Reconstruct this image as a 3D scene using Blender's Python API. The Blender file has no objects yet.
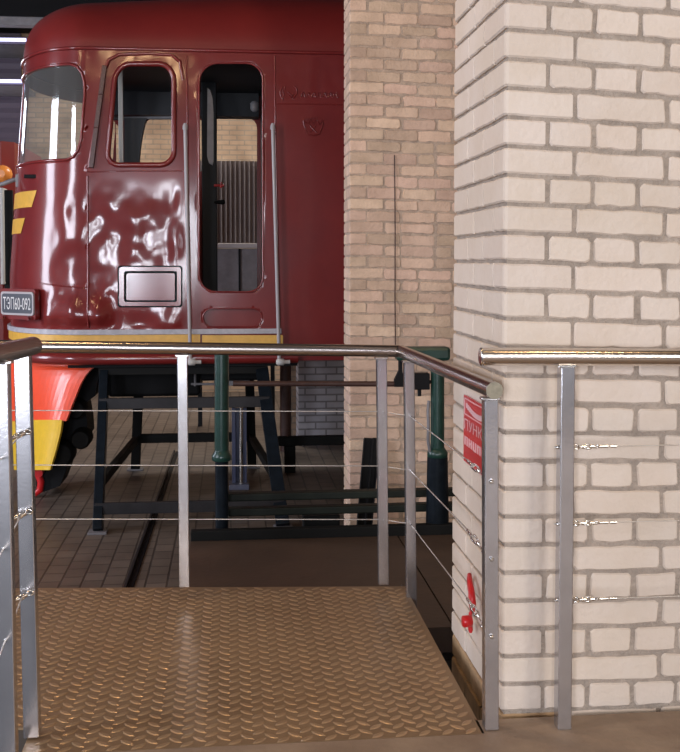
import bpy, bmesh, math, random
from mathutils import Vector, Matrix, noise
from mathutils.geometry import delaunay_2d_cdt
random.seed(7)
SC = bpy.context.scene
COL = SC.collection

# ------------------------------------------------------------------ camera
F = 1050.0
CAM = Vector((0.0, 0.0, 1.3395))
YAW = math.atan(110/1050.0)
PITCH = math.radians(2.5)
PV = 308.0
fwd = Vector((math.sin(YAW)*math.cos(PITCH), math.cos(YAW)*math.cos(PITCH), -math.sin(PITCH)))
rgt = Vector((math.cos(YAW), -math.sin(YAW), 0))
upv = rgt.cross(fwd)
cam = bpy.data.cameras.new('camera')
cam.sensor_fit = 'HORIZONTAL'; cam.sensor_width = 36.0
cam.lens = F/680.0*36.0
cam.shift_y = -(376.0-PV)/680.0
cam.clip_start = 0.05; cam.clip_end = 200
co = bpy.data.objects.new('camera', cam); COL.objects.link(co)
co.matrix_world = Matrix(((rgt.x, upv.x, -fwd.x, CAM.x), (rgt.y, upv.y, -fwd.y, CAM.y), (rgt.z, upv.z, -fwd.z, CAM.z), (0,0,0,1)))
SC.camera = co

def at(u, v, Y=None, z=None, X=None):
    """world point seen in the photo at (u, v) on the plane Y=, z= or X="""
    d = fwd + rgt*((u-340.0)/F) + upv*((PV-v)/F)
    if Y is not None: t = (Y-CAM.y)/d.y
    elif z is not None: t = (z-CAM.z)/d.z
    else: t = (X-CAM.x)/d.x
    return CAM + d*t

# ------------------------------------------------------------------ world and lights
SC.view_settings.view_transform = 'Standard'
SC.view_settings.look = 'None'
SC.view_settings.exposure = 0.0
SC.view_settings.gamma = 1.0
SC.view_settings.use_curve_mapping = False
w = bpy.data.worlds.new('World'); SC.world = w; w.use_nodes = True
w.node_tree.nodes['Background'].inputs[0].default_value = (0.75, 0.78, 0.9, 1)
w.node_tree.nodes['Background'].inputs[1].default_value = 0.16

def area(name, loc, target, sx, sy, power, color):
    l = bpy.data.lights.new(name, 'AREA'); l.shape = 'RECTANGLE'; l.size = sx; l.size_y = sy
    l.energy = power; l.color = color
    o = bpy.data.objects.new(name, l); COL.objects.link(o)
    o.location = loc
    o.rotation_euler = (Vector(target)-Vector(loc)).to_track_quat('-Z', 'Y').to_euler()
    return o
# open daylight doorways behind the camera, tall windows to the left and at the far left corner
area('daylight_doorway', (-2.45, -5.0, 1.65), (-2.3, 5.0, 1.5), 0.6, 2.3, 270, (0.84, 0.88, 1.0))
area('daylight_doorway', (-0.98, -5.0, 1.65), (-0.8, 5.0, 1.5), 0.42, 2.3, 170, (0.88, 0.91, 1.0))
area('daylight_window_or_fill', (4.2, -4.5, 3.6), (1.0, 5.0, 1.0), 1.5, 2.4, 210, (1.0, 0.95, 0.90))
area('daylight_doorway', (2.3, -5.0, 1.9), (1.2, 5.0, 1.5), 1.0, 1.6, 75, (0.86, 0.88, 1.0))
area('daylight_window_or_fill', (-7.5, 1.5, 2.8), (-1.5, 9.0, 1.2), 1.5, 3.0, 400, (0.86, 0.88, 1.0))
area('daylight_window_or_fill', (-8.1, 8.6, 2.2), (-1.5, 10.5, 1.2), 1.7, 3.6, 380, (0.82, 0.86, 1.0))
area('daylight_window_or_fill', (-6.3, 18.4, 2.4), (-2.5, 10.0, 1.5), 1.2, 4.0, 260, (0.82, 0.86, 1.0))
# added fill light, hidden behind the locomotive, brightens the far wall and floor
area('daylight_window_or_fill', (0.0, 15.2, 4.5), (-0.6, 16.8, 0.0), 2.4, 1.0, 240, (1.0, 0.94, 0.86))
# warm hall lamps
for p, e in (((-1.9, 2.4, 4.9), 70), ((-1.0, 4.0, 4.2), 60), ((2.4, 1.2, 5.2), 70), ((-3.4, 5.0, 4.6), 50)):
    l = bpy.data.lights.new('hall_lamp', 'POINT'); l.energy = e; l.color = (1.0, 0.66, 0.34); l.shadow_soft_size = 0.16
    o = bpy.data.objects.new('hall_lamp', l); COL.objects.link(o); o.location = p

# ------------------------------------------------------------------ materials
def mat(name, color, rough=0.6, metal=0.0, coat=0.0, bump=0.0, bscale=60.0, vary=0.0, vscale=4.0, color2=None, island=0.0, aniso=0.0, spec=0.5, stretch=None):
    m = bpy.data.materials.new(name); m.use_nodes = True
    nt = m.node_tree; b = nt.nodes['Principled BSDF']
    b.inputs['Base Color'].default_value = (*color, 1)
    b.inputs['Roughness'].default_value = rough
    b.inputs['Metallic'].default_value = metal
    b.inputs['Coat Weight'].default_value = coat
    b.inputs['Coat Roughness'].default_value = 0.13
    b.inputs['Specular IOR Level'].default_value = spec
    tc = nt.nodes.new('ShaderNodeTexCoord')
    src = tc.outputs['Object']
    if stretch:
        mp = nt.nodes.new('ShaderNodeMapping'); mp.inputs['Scale'].default_value = stretch
        nt.links.new(src, mp.inputs['Vector']); src = mp.outputs['Vector']
    out = None
    if vary > 0 or color2:
        n = nt.nodes.new('ShaderNodeTexNoise'); n.inputs['Scale'].default_value = vscale; n.inputs['Detail'].default_value = 6
        n.inputs['Roughness'].default_value = 0.65
        nt.links.new(src, n.inputs['Vector'])
        r = nt.nodes.new('ShaderNodeValToRGB')
        r.color_ramp.elements[0].position = 0.36; r.color_ramp.elements[1].position = 0.66
        c2 = color2 if color2 else tuple(c*(1-vary) for c in color)
        r.color_ramp.elements[0].color = (*c2, 1); r.color_ramp.elements[1].color = (*color, 1)
        nt.links.new(n.outputs['Fac'], r.inputs['Fac']); out = r.outputs['Color']
    if island > 0:
        g = nt.nodes.new('ShaderNodeNewGeometry')
        h = nt.nodes.new('ShaderNodeHueSaturation')
        mr = nt.nodes.new('ShaderNodeMapRange'); mr.inputs['To Min'].default_value = 1-island; mr.inputs['To Max'].default_value = 1+island*0.6
        nt.links.new(g.outputs['Random Per Island'], mr.inputs['Value'])
        nt.links.new(mr.outputs['Result'], h.inputs['Value'])
        m2 = nt.nodes.new('ShaderNodeMath'); m2.operation = 'MULTIPLY'; m2.inputs[1].default_value = 37.3
        m3 = nt.nodes.new('ShaderNodeMath'); m3.operation = 'FRACT'
        nt.links.new(g.outputs['Random Per Island'], m2.inputs[0]); nt.links.new(m2.outputs[0], m3.inputs[0])
        mr2 = nt.nodes.new('ShaderNodeMapRange'); mr2.inputs['To Min'].default_value = 0.5-island*0.09; mr2.inputs['To Max'].default_value = 0.5
        nt.links.new(m3.outputs[0], mr2.inputs['Value']); nt.links.new(mr2.outputs['Result'], h.inputs['Hue'])
        if out: nt.links.new(out, h.inputs['Color'])
        else: h.inputs['Color'].default_value = (*color, 1)
        out = h.outputs['Color']
    if out: nt.links.new(out, b.inputs['Base Color'])
    if bump > 0:
        n2 = nt.nodes.new('ShaderNodeTexNoise'); n2.inputs['Scale'].default_value = bscale; n2.inputs['Detail'].default_value = 5
        nt.links.new(src, n2.inputs['Vector'])
        bp = nt.nodes.new('ShaderNodeBump'); bp.inputs['Strength'].default_value = bump; bp.inputs['Distance'].default_value = 0.01
        nt.links.new(n2.outputs['Fac'], bp.inputs['Height']); nt.links.new(bp.outputs['Normal'], b.inputs['Normal'])
    return m

def brick_mat(name, c1, c2, mortar, bw, bh, axes='XZ', rough=0.85, msize=0.012, bump=0.5):
    m = mat(name, c1, rough)
    nt = m.node_tree; b = nt.nodes['Principled BSDF']
    tc = nt.nodes.new('ShaderNodeTexCoord'); sp = nt.nodes.new('ShaderNodeSeparateXYZ'); cb = nt.nodes.new('ShaderNodeCombineXYZ')
    nt.links.new(tc.outputs['Object'], sp.inputs[0])
    nt.links.new(sp.outputs[axes[0]], cb.inputs[0]); nt.links.new(sp.outputs[axes[1]], cb.inputs[1])
    t = nt.nodes.new('ShaderNodeTexBrick')
    t.inputs['Scale'].default_value = 1.0; t.inputs['Brick Width'].default_value = bw; t.inputs['Row Height'].default_value = bh
    t.inputs['Mortar Size'].default_value = msize; t.inputs['Mortar Smooth'].default_value = 0.3
    t.inputs['Color1'].default_value = (*c1, 1); t.inputs['Color2'].default_value = (*c2, 1); t.inputs['Mortar'].default_value = (*mortar, 1)
    nt.links.new(cb.outputs[0], t.inputs['Vector'])
    n = nt.nodes.new('ShaderNodeTexNoise'); n.inputs['Scale'].default_value = 2.2; n.inputs['Detail'].default_value = 7
    nt.links.new(tc.outputs['Object'], n.inputs['Vector'])
    mx = nt.nodes.new('ShaderNodeMix'); mx.data_type = 'RGBA'; mx.blend_type = 'MULTIPLY'; mx.inputs[0].default_value = 0.7
    r = nt.nodes.new('ShaderNodeValToRGB'); r.color_ramp.elements[0].color = (.45,.42,.4,1); r.color_ramp.elements[1].color = (1,1,1,1)
    r.color_ramp.elements[0].position = .3; r.color_ramp.elements[1].position = .65
    nt.links.new(n.outputs['Fac'], r.inputs['Fac'])
    nt.links.new(t.outputs['Color'], mx.inputs[6]); nt.links.new(r.outputs['Color'], mx.inputs[7])
    nt.links.new(mx.outputs[2], b.inputs['Base Color'])
    bp = nt.nodes.new('ShaderNodeBump'); bp.invert = True; bp.inputs['Strength'].default_value = bump; bp.inputs['Distance'].default_value = 0.012
    nt.links.new(t.outputs['Fac'], bp.inputs['Height']); nt.links.new(bp.outputs['Normal'], b.inputs['Normal'])
    return m

M = {}
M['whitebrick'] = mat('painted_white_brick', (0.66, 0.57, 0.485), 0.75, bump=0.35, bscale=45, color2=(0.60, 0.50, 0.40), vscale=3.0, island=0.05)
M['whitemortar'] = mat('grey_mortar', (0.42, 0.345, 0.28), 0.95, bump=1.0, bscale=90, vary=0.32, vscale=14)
M['tanfoot'] = mat('tan_foot_brick', (0.50, 0.33, 0.17), 0.9, bump=0.5, bscale=60, vary=0.35, vscale=9, island=0.1)
M['tanbrick'] = mat('tan_clay_brick', (0.72, 0.54, 0.395), 0.88, bump=0.8, bscale=50, color2=(0.57, 0.42, 0.30), vscale=7, island=0.2)
M['tanmortar'] = mat('tan_mortar', (0.53, 0.41, 0.32), 0.95, bump=1.0, bscale=80, vary=0.3, vscale=18)
M['greywhite'] = brick_mat('whitewashed_far_brick', (0.55,0.54,0.58), (0.45,0.44,0.48), (0.25,0.24,0.25), 0.27, 0.088)
M['backbrick'] = brick_mat('back_wall_brick', (0.52,0.36,0.24), (0.42,0.29,0.19), (0.34,0.27,0.2), 0.27, 0.088)
M['pavers'] = brick_mat('floor_blocks', (0.175,0.135,0.105), (0.14,0.108,0.084), (0.06,0.046,0.036), 0.21, 0.155, axes='YX', rough=0.5, msize=0.009)
M['concrete'] = mat('brown_concrete', (0.30, 0.215, 0.145), 0.6, bump=0.25, bscale=40, color2=(0.22, 0.15, 0.10), vscale=5)
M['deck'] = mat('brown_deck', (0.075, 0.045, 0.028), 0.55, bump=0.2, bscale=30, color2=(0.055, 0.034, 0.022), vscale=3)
M['plate'] = mat('worn_steel_plate', (0.34, 0.225, 0.125), 0.45, metal=0.5, bump=0.12, bscale=90, color2=(0.26, 0.17, 0.092), vscale=2.6)
M['tread'] = mat('polished_tread', (0.47, 0.32, 0.185), 0.36, metal=0.6, bump=0.05, bscale=90)
M['plate_edge'] = mat('dark_steel_edge', (0.08, 0.06, 0.045), 0.6, metal=0.3)
M['brushed'] = mat('brushed_steel_tube', (0.42, 0.37, 0.34), 0.25, metal=1.0, bump=0.04, bscale=160, stretch=(1,1,1))
M['bright'] = mat('bright_steel_tube', (0.68, 0.62, 0.56), 0.2, metal=1.0, bump=0.04, bscale=160)
M['postmetal'] = mat('satin_steel_post', (0.60, 0.59, 0.605), 0.19, metal=0.92, bump=0.02, bscale=120, vary=0.12, vscale=9)
M['cable'] = mat('steel_cable', (0.55, 0.50, 0.45), 0.4, metal=0.8)
M['chrome'] = mat('bright_fitting', (0.8, 0.78, 0.74), 0.2, metal=1.0)
M['capend'] = mat('dull_end_cap', (0.30, 0.27, 0.20), 0.5, metal=0.6, vary=0.3, vscale=60)
M['maroon'] = mat('maroon_gloss_paint', (0.19, 0.017, 0.015), 0.4, coat=0.9, bump=0.05, bscale=14, color2=(0.15, 0.013, 0.013), vscale=1.6, spec=0.15)
M['maroon_flat'] = mat('maroon_side_paint', (0.19, 0.018, 0.015), 0.36, bump=0.03, bscale=30, color2=(0.15, 0.014, 0.013), vscale=1.2, spec=0.35)
M['black'] = mat('near_black', (0.005, 0.005, 0.006), 0.65, spec=0.2)
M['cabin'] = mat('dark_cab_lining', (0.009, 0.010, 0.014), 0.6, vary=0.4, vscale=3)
M['greyrail'] = mat('grey_handrail_paint', (0.36, 0.33, 0.33), 0.4)
M['greyband'] = mat('grey_band_paint', (0.45, 0.43, 0.46), 0.4, vary=0.25, vscale=20)
M['yellow'] = mat('yellow_paint', (0.72, 0.40, 0.06), 0.4, vary=0.15, vscale=14)
M['yellow2'] = mat('yellow_skirt_paint', (0.80, 0.50, 0.03), 0.4, vary=0.1, vscale=14)
M['orange'] = mat('orange_red_paint', (0.95, 0.09, 0.03), 0.35, coat=0.3, vary=0.12, vscale=6)
M['platebg'] = mat('number_plate_black', (0.018, 0.022, 0.035), 0.4)
M['letter'] = mat('number_plate_letters', (0.62, 0.60, 0.58), 0.5)
M['blueblack'] = mat('blue_black_steel', (0.010, 0.014, 0.019), 0.3, spec=0.1, bump=0.05, bscale=40, vary=0.4, vscale=12)
M['green'] = mat('dark_green_gloss', (0.014, 0.052, 0.040), 0.3, bump=0.05, bscale=60, vary=0.4, vscale=16)
M['greenblack'] = mat('greenish_black_steel', (0.011, 0.015, 0.010), 0.6, spec=0.25, vary=0.5, vscale=8)
M['rust'] = mat('rusty_brown', (0.07, 0.03, 0.022), 0.6, vary=0.4, vscale=20)
M['darkbeam'] = mat('dark_beam', (0.006, 0.006, 0.0055), 0.7, spec=0.2)
M['red'] = mat('red_plastic', (0.55, 0.012, 0.015), 0.3)
M['signwhite'] = mat('sign_white', (0.72, 0.45, 0.45), 0.5)
M['purplewall'] = mat('dusky_ribbed_sheet', (0.085, 0.07, 0.10), 0.6)
M['steelgrey'] = mat('grey_steel', (0.20, 0.19, 0.20), 0.5, vary=0.3, vscale=6)
M['ribpanel'] = mat('ribbed_partition', (0.16, 0.125, 0.115), 0.6, vary=0.2, vscale=3)
M['cream'] = mat('pale_paint', (0.5, 0.48, 0.45), 0.5)
g = bpy.data.materials.new('cab_glass'); g.use_nodes = True; nt = g.node_tree; nt.nodes.clear()
o_ = nt.nodes.new('ShaderNodeOutputMaterial'); mxs = nt.nodes.new('ShaderNodeMixShader')
tr = nt.nodes.new('ShaderNodeBsdfTransparent'); tr.inputs[0].default_value = (0.82, 0.86, 0.84, 1)
gl = nt.nodes.new('ShaderNodeBsdfGlossy'); gl.inputs['Roughness'].default_value = 0.05
fr = nt.nodes.new('ShaderNodeFresnel'); fr.inputs['IOR'].default_value = 1.9
nt.links.new(fr.outputs[0], mxs.inputs[0]); nt.links.new(tr.outputs[0], mxs.inputs[1]); nt.links.new(gl.outputs[0], mxs.inputs[2])
df = nt.nodes.new('ShaderNodeBsdfDiffuse'); df.inputs[0].default_value = (0.6,0.6,0.57,1); mx3 = nt.nodes.new('ShaderNodeMixShader'); mx3.inputs[0].default_value = 0.10
nt.links.new(mxs.outputs[0], mx3.inputs[1]); nt.links.new(df.outputs[0], mx3.inputs[2]); nt.links.new(mx3.outputs[0], o_.inputs[0]); M['glass'] = g
def emis(name, c, s):
    m = mat(name, c); b = m.node_tree.nodes['Principled BSDF']
    b.inputs['Emission Color'].default_value = (*c, 1); b.inputs['Emission Strength'].default_value = s
    return m
M['tube'] = emis('fluorescent_tube', (0.62, 0.62, 1.0), 2.0)
M['orangelamp'] = mat('orange_lamp_glass', (0.75, 0.25, 0.05), 0.25)

# ------------------------------------------------------------------ mesh helpers
class MB:
    def __init__(s): s.v = []; s.f = []; s.mi = []; s.sm = []
    def add(s, vs, fs, mi=0, smooth=False):
        n = len(s.v); s.v += [tuple(p) for p in vs]
        for f in fs: s.f.append([i+n for i in f]); s.mi.append(mi); s.sm.append(smooth)
        return s
    def box(s, a, b, mi=0, bev=0.0, rot=None, about=None):
        """axis-aligned box with chamfered edges"""
        a = Vector(a); b = Vector(b)
        lo = Vector([min(a[i], b[i]) for i in range(3)]); hi = Vector([max(a[i], b[i]) for i in range(3)])
        bm = bmesh.new(); bmesh.ops.create_cube(bm, size=1.0)
        c = (lo+hi)/2; d = hi-lo
        for v in bm.verts: v.co = Vector((v.co.x*d.x, v.co.y*d.y, v.co.z*d.z))
        if bev > 0: bmesh.ops.bevel(bm, geom=bm.edges[:], offset=min(bev, min(d)*0.45), segments=2, affect='EDGES', profile=0.5)
        if rot: bmesh.ops.rotate(bm, verts=bm.verts[:], cent=(0,0,0), matrix=rot)
        for v in bm.verts: v.co += c
        bm.verts.index_update()
        s.add([v.co[:] for v in bm.verts], [[v.index for v in f.verts] for f in bm.faces], mi)
        bm.free(); return s
    def beam(s, p, q, wx, wy, mi=0, bev=0.003, side=Vector((0,1,0))):
        """rectangular bar from p to q; wx across, wy along side"""
        p = Vector(p); q = Vector(q); d = (q-p); L = d.length; d.normalize()
        y = (side - d*side.dot(d)).normalized(); x = y.cross(d)
        bm = bmesh.new(); bmesh.ops.create_cube(bm, size=1.0)
        for v in bm.verts: v.co = Vector((v.co.x*wx, v.co.y*wy, v.co.z*L))
        if bev > 0: bmesh.ops.bevel(bm, geom=bm.edges[:], offset=bev, segments=2, affect='EDGES', profile=0.5)
        c = (p+q)/2
        vs = [c + x*v.co.x + y*v.co.y + d*v.co.z for v in bm.verts]
        bm.verts.index_update()
        s.add(vs, [[v.index for v in f.verts] for f in bm.faces], mi); bm.free(); return s
    def tube(s, pts, r, seg=16, mi=0, cap=True, round_=False):
        pts = [Vector(p) for p in pts]
        rr = r if isinstance(r, (list, tuple)) else [r]*len(pts)
        n0 = None; vs = []; fs = []
        for i, p in enumerate(pts):
            t = (pts[min(i+1, len(pts)-1)] - pts[max(i-1, 0)]).normalized()
            if n0 is None:
                n0 = t.orthogonal().normalized()
            n0 = (n0 - t*n0.dot(t)).normalized(); b = t.cross(n0)
            for k in range(seg):
                a = 2*math.pi*k/seg
                vs.append(p + (n0*math.cos(a) + b*math.sin(a))*rr[i])
        m = len(pts)
        for i in range(m-1):
            for k in range(seg):
                fs.append([i*seg+k, i*seg+(k+1) % seg, (i+1)*seg+(k+1) % seg, (i+1)*seg+k])
        s.add(vs, fs, mi, True)
        if cap:
            s.add(vs[:seg], [list(range(seg))[::-1]], mi); s.add(vs[-seg:], [list(range(seg))], mi)
        return s
    def prism(s, pts, d, mi=0, smooth=False):
        """closed outline (list of points) extruded by vector d"""
        n = len(pts); d = Vector(d); a = [Vector(p) for p in pts]; b = [p+d for p in a]
        s.add(a+b, [list(range(n)), list(range(2*n-1, n-1, -1))], mi)
        s.add(a+b, [[i, (i+1) % n, n+(i+1) % n, n+i] for i in range(n)], mi, smooth); return s
    def ring(s, outer, inner, d, mi=0):
        """frame between two outlines with equal counts, extruded by d"""
        n = len(outer); d = Vector(d)
        A = [Vector(p) for p in outer]; B = [Vector(p) for p in inner]
        V = A+B+[p+d for p in A]+[p+d for p in B]; fs = []
        for i in range(n):
            j = (i+1) % n
            fs += [[i, j, n+j, n+i], [2*n+i, 3*n+i, 3*n+j, 2*n+j], [i, 2*n+i, 2*n+j, j], [n+i, n+j, 3*n+j, 3*n+i]]
        s.add(V, fs, mi); return s
    def build(s, name, mats, parent=None, weld=False):
        me = bpy.data.meshes.new(name); me.from_pydata(s.v, [], s.f)
        if not isinstance(mats, (list, tuple)): mats = [mats]
        for m in mats: me.materials.append(m)
        me.polygons.foreach_set('material_index', s.mi)
        me.polygons.foreach_set('use_smooth', s.sm)
        bm = bmesh.new(); bm.from_mesh(me)
        if weld: bmesh.ops.remove_doubles(bm, verts=bm.verts[:], dist=0.0002)
        bmesh.ops.recalc_face_normals(bm, faces=bm.faces[:])
        bm.to_mesh(me); bm.free(); me.update()
        o = bpy.data.objects.new(name, me); COL.objects.link(o)
        if parent: o.parent = parent; o.matrix_parent_inverse = parent_inv(parent)
        return o
def parent_inv(p):
    return Matrix.Translation(p.location).inverted() if p.type == 'EMPTY' else Matrix.Identity(4)
def tag(o, label, cat=None, group=None, kind=None):
    if label: o['label'] = label
    if cat: o['category'] = cat
    if group: o['group'] = group
    if kind: o['kind'] = kind
    return o
def thing(name, label, cat, loc, group=None):
    o = bpy.data.objects.new(name, None); o.empty_display_size = 0.1; COL.objects.link(o); o.location = loc
    return tag(o, label, cat, group)
def struct(name, mb, m):
    o = mb.build(name, m); o['kind'] = 'structure'; return o
def rrect(x0, x1, y0, y1, r, n=6):
    """rounded rectangle outline in 2-D; r = radius or (bl, br, tr, tl)"""
    if not isinstance(r, (list, tuple)): r = (r,)*4
    out = []
    for (cx, cy, a0, rr) in ((x0+r[0], y0+r[0], 180, r[0]), (x1-r[1], y0+r[1], 270, r[1]), (x1-r[2], y1-r[2], 0, r[2]), (x0+r[3], y1-r[3], 90, r[3])):
        for k in range(n+1):
            a = math.radians(a0 + 90*k/n); out.append((cx+rr*math.cos(a), cy+rr*math.sin(a)))
    return out

# ------------------------------------------------------------------ the building
ZF = -1.0     # lower hall floor
CZ = 6.2
struct('floor', MB().box((-9, 4.4, ZF-0.1), (9, 19.2, ZF)), M['pavers'])
struct('wall_back', MB().box((-9, 19.0, ZF), (9, 19.3, CZ)), M['backbrick'])
struct('ceiling', MB().box((-9, -7, CZ), (9, 19.3, CZ+0.15)), mat('dark_roof', (0.05,0.045,0.05), 0.8))
struct('wall_right', MB().box((5.2, -7, ZF), (5.4, 19.3, CZ)), M['backbrick'])
# left side wall of ribbed dark sheet, seen past the nose of the locomotive
mb = MB(); zz = ZF; k = 0
prof = []
while zz < CZ:
    prof.append((0.0 if k % 2 else 0.035, zz)); zz += 0.085; k += 1
vs = []; fs = []
for (d, z_) in prof: vs += [(-8.6+d, 9.0, z_), (-8.6+d, 19.0, z_)]
for i in range(len(prof)-1): fs.append([2*i, 2*i+1, 2*i+3, 2*i+2])
mb.add(vs, fs)
struct('wall_left', mb, M['purplewall'])
# ribbed dark sheeting on the far wall at the left
mb = MB(); vs = []; fs = []
for (d, z_) in prof: vs += [(-8.6, 18.9-d, z_), (-3.6, 18.9-d, z_)]
for i in range(len(prof)-1): fs.append([2*i, 2*i+1, 2*i+3, 2*i+2])
mb.add(vs, fs)
mb.box((-8.6, 18.9, ZF), (-3.6, 18.99, CZ))
tag(mb.build('wall_cladding', M['purplewall']), None, None, None, 'structure').name = 'trim_1'
struct('trim_2', MB().box((-9, 17.6, 5.3), (9, 18.85, CZ)), M['black'])
# upper slab the camera stands on
PY0 = at(260, 744, z=0).y; PY1 = at(230, 587.3, z=0).y
feL = at(38, 588, z=0); feR = at(405, 586.3, z=0)
def farY(x): return feR.y + (feL.y-feR.y)*(x-feR.x)/(feL.x-feR.x)
mb = MB()
XL = at(42, 704, z=0).x
mb.box((-0.60, -3.0, -0.18), (5.2, PY0-0.003, 0.0))
mb.box((0.708, PY0-0.003, -0.18), (5.2, 2.96, 0.0)); mb.box((1.56, 2.96, -0.18), (5.2, 4.3, 0.0))
struct('floor', mb, M['concrete'])
# intermediate brown deck between the platform and the pillar
DZ = -0.35
DY = at(300, 538.5, z=DZ).y
mb = MB()
p0 = at(188, 560, z=DZ)
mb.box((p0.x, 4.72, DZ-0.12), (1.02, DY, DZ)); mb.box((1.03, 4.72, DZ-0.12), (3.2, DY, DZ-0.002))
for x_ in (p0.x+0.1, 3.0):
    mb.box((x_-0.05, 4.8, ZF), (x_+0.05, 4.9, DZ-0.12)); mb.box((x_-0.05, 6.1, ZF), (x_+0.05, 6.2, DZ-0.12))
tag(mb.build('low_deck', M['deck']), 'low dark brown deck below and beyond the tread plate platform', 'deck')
k0 = at(190, 531, Y=DY+0.02); k1 = at(455, 538, Y=6.24)
tag(MB().box((p0.x, DY+0.01, ZF), (3.0, DY+0.07, k0.z), bev=0.006).build('kerb_beam', M['darkbeam']), 'black low kerb beam along the far edge of the brown deck', 'beam')

# ------------------------------------------------------------------ brick pillars
def face_brick(mb, org, ex, ez, en, x0, x1, z0, z1, jit, r, warp, depth=0.03, out=0.0, seg=2):
    """one brick plate on a wall face; outline rounded and slightly ragged"""
    pts = rrect(x0, x1, z0, z1, r, seg)
    # add intermediate ragged points on long edges
    o2 = []
    n = len(pts)
    for i in range(n):
        a = pts[i]; b = pts[(i+1) % n]; o2.append(a)
        L = math.hypot(b[0]-a[0], b[1]-a[1]); m = int(L/0.035)
        for k in range(1, m): o2.append((a[0]+(b[0]-a[0])*k/m, a[1]+(b[1]-a[1])*k/m))
    pts = [(p[0]+random.uniform(-jit, jit), p[1]+random.uniform(-jit, jit)) for p in o2]
    cx = (x0+x1)/2; cz = (z0+z1)/2; n = len(pts)
    def P(p, d, sh):
        x = p[0] + (cx-p[0])/max(abs(cx-p[0]), 1e-6)*min(sh, abs(cx-p[0])); z = p[1] + (cz-p[1])/max(abs(cz-p[1]), 1e-6)*min(sh, abs(cz-p[1]))
        return warp(org + ex*x + ez*z + en*d)
    R0 = [P(p, -depth, 0) for p in pts]; R1 = [P(p, out-0.005, 0) for p in pts]; R2 = [P(p, out, 0.004) for p in pts]
    fs = []
    for a in (0, n):
        for i in range(n): fs.append([a+i, a+(i+1) % n, a+n+(i+1) % n, a+n+i])
    fs.append([2*n+i for i in range(n)])
    mb.add(R0+R1+R2, fs)
def corner_brick(mb, org, exA, exB, ez, wA, wB, z0, z1, jit, warp, out=0.0, rc=0.006, mi=0):
    """brick wrapping a corner: wA along face A, wB along face B; exA, exB point away from the corner"""
    nA = -exB; nB = -exA
    plan = [(wA, 0)] + [(wA*k/6, 0) for k in range(5, 0, -1)] + [(rc, 0), (rc*0.3, rc*0.3), (0, rc)] + [(0, wB*k/6) for k in range(1, 6)] + [(0, wB)]
    ja = [random.uniform(-jit, jit) for _ in plan]; jb = [random.uniform(-jit, jit) for _ in plan]
    rings = []
    for (zz_, ins, jj) in ((z0, 0.012, jb), (z0, 0.0, jb), (z0+0.004, -0.0, jb), (z1-0.004, 0.0, ja), (z1, 0.0, ja), (z1, 0.012, ja)):
        pass
    def ring(z, ins, jj):
        r_ = []
        for i, (a, b) in enumerate(plan):
            aa = a; bb = b
            if i == 0: aa = a - (0.004 if ins else 0)
            if i == len(plan)-1: bb = b - (0.004 if ins else 0)
            r_.append(warp(org + exA*(aa) + exB*(bb) + ez*(z+jj[i]) - (nA*(ins) if b <= a else nA*0) - (nB*(ins) if b >= a else nB*0) + (nA*out if b <= a else nB*out)))
        return r_
    R = [ring(z0, 0.03, jb), ring(z0, 0.005, jb), ring(z0+0.005, 0.0, jb), ring(z1-0.005, 0.0, ja), ring(z1, 0.005, ja), ring(z1, 0.03, ja)]
    n = len(plan); vs = [p for r_ in R for p in r_]; fs = []
    for a in range(len(R)-1):
        for i in range(n-1): fs.append([a*n+i, a*n+i+1, (a+1)*n+i+1, (a+1)*n+i])
    # end returns
    eA = [org + exA*wA + ez*z0 - nA*0.03, org + exA*wA + ez*z1 - nA*0.03]
    mb.add(vs, fs, mi)
    for idx, nn in ((0, nA), (n-1, nB)):
        ends = [R[1][idx], R[2][idx], R[3][idx], R[4][idx]]
        back = [e - nn*0.03 for e in ends]
        mb.add(ends+back, [[0,1,5,4],[1,2,6,5],[2,3,7,6]], mi)

# --- white painted pillar, English bond
PXc = at(502, 500, Y=3.0).x; PYc = 3.0
zb = at(502, 713, Y=3.0).z; zt = at(502, 28.8, Y=3.0).z
pitch = (zt-zb)/24
xr = at(680, 400, Y=3.0).x
ztr = at(680, 42, Y=3.0).z; zbr = at(680, 706, Y=3.0).z
def warpW(p):
    p = Vector(p)
    if p.x > PXc+1e-4:
        k = (p.x-PXc)/(xr-PXc)
        t_ = (p.z-zb)/(zt-zb)
        t_ = max(-1.0, min(t_, 1.0))
        p.z += k*((ztr-zt)*t_ + (zbr-zb)*(1-t_))*(1 if t_ >= 0 else 0.5)
    return p
ex = Vector((1,0,0)); ey = Vector((0,1,0)); ez = Vector((0,0,1))
mb = MB(); mj = MB(); mf = MB()
J = 0.0066
orgW = Vector((PXc, PYc, zb))
PW = 0.78; PD = 0.69
nrows = int((CZ-zb)/pitch)
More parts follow.
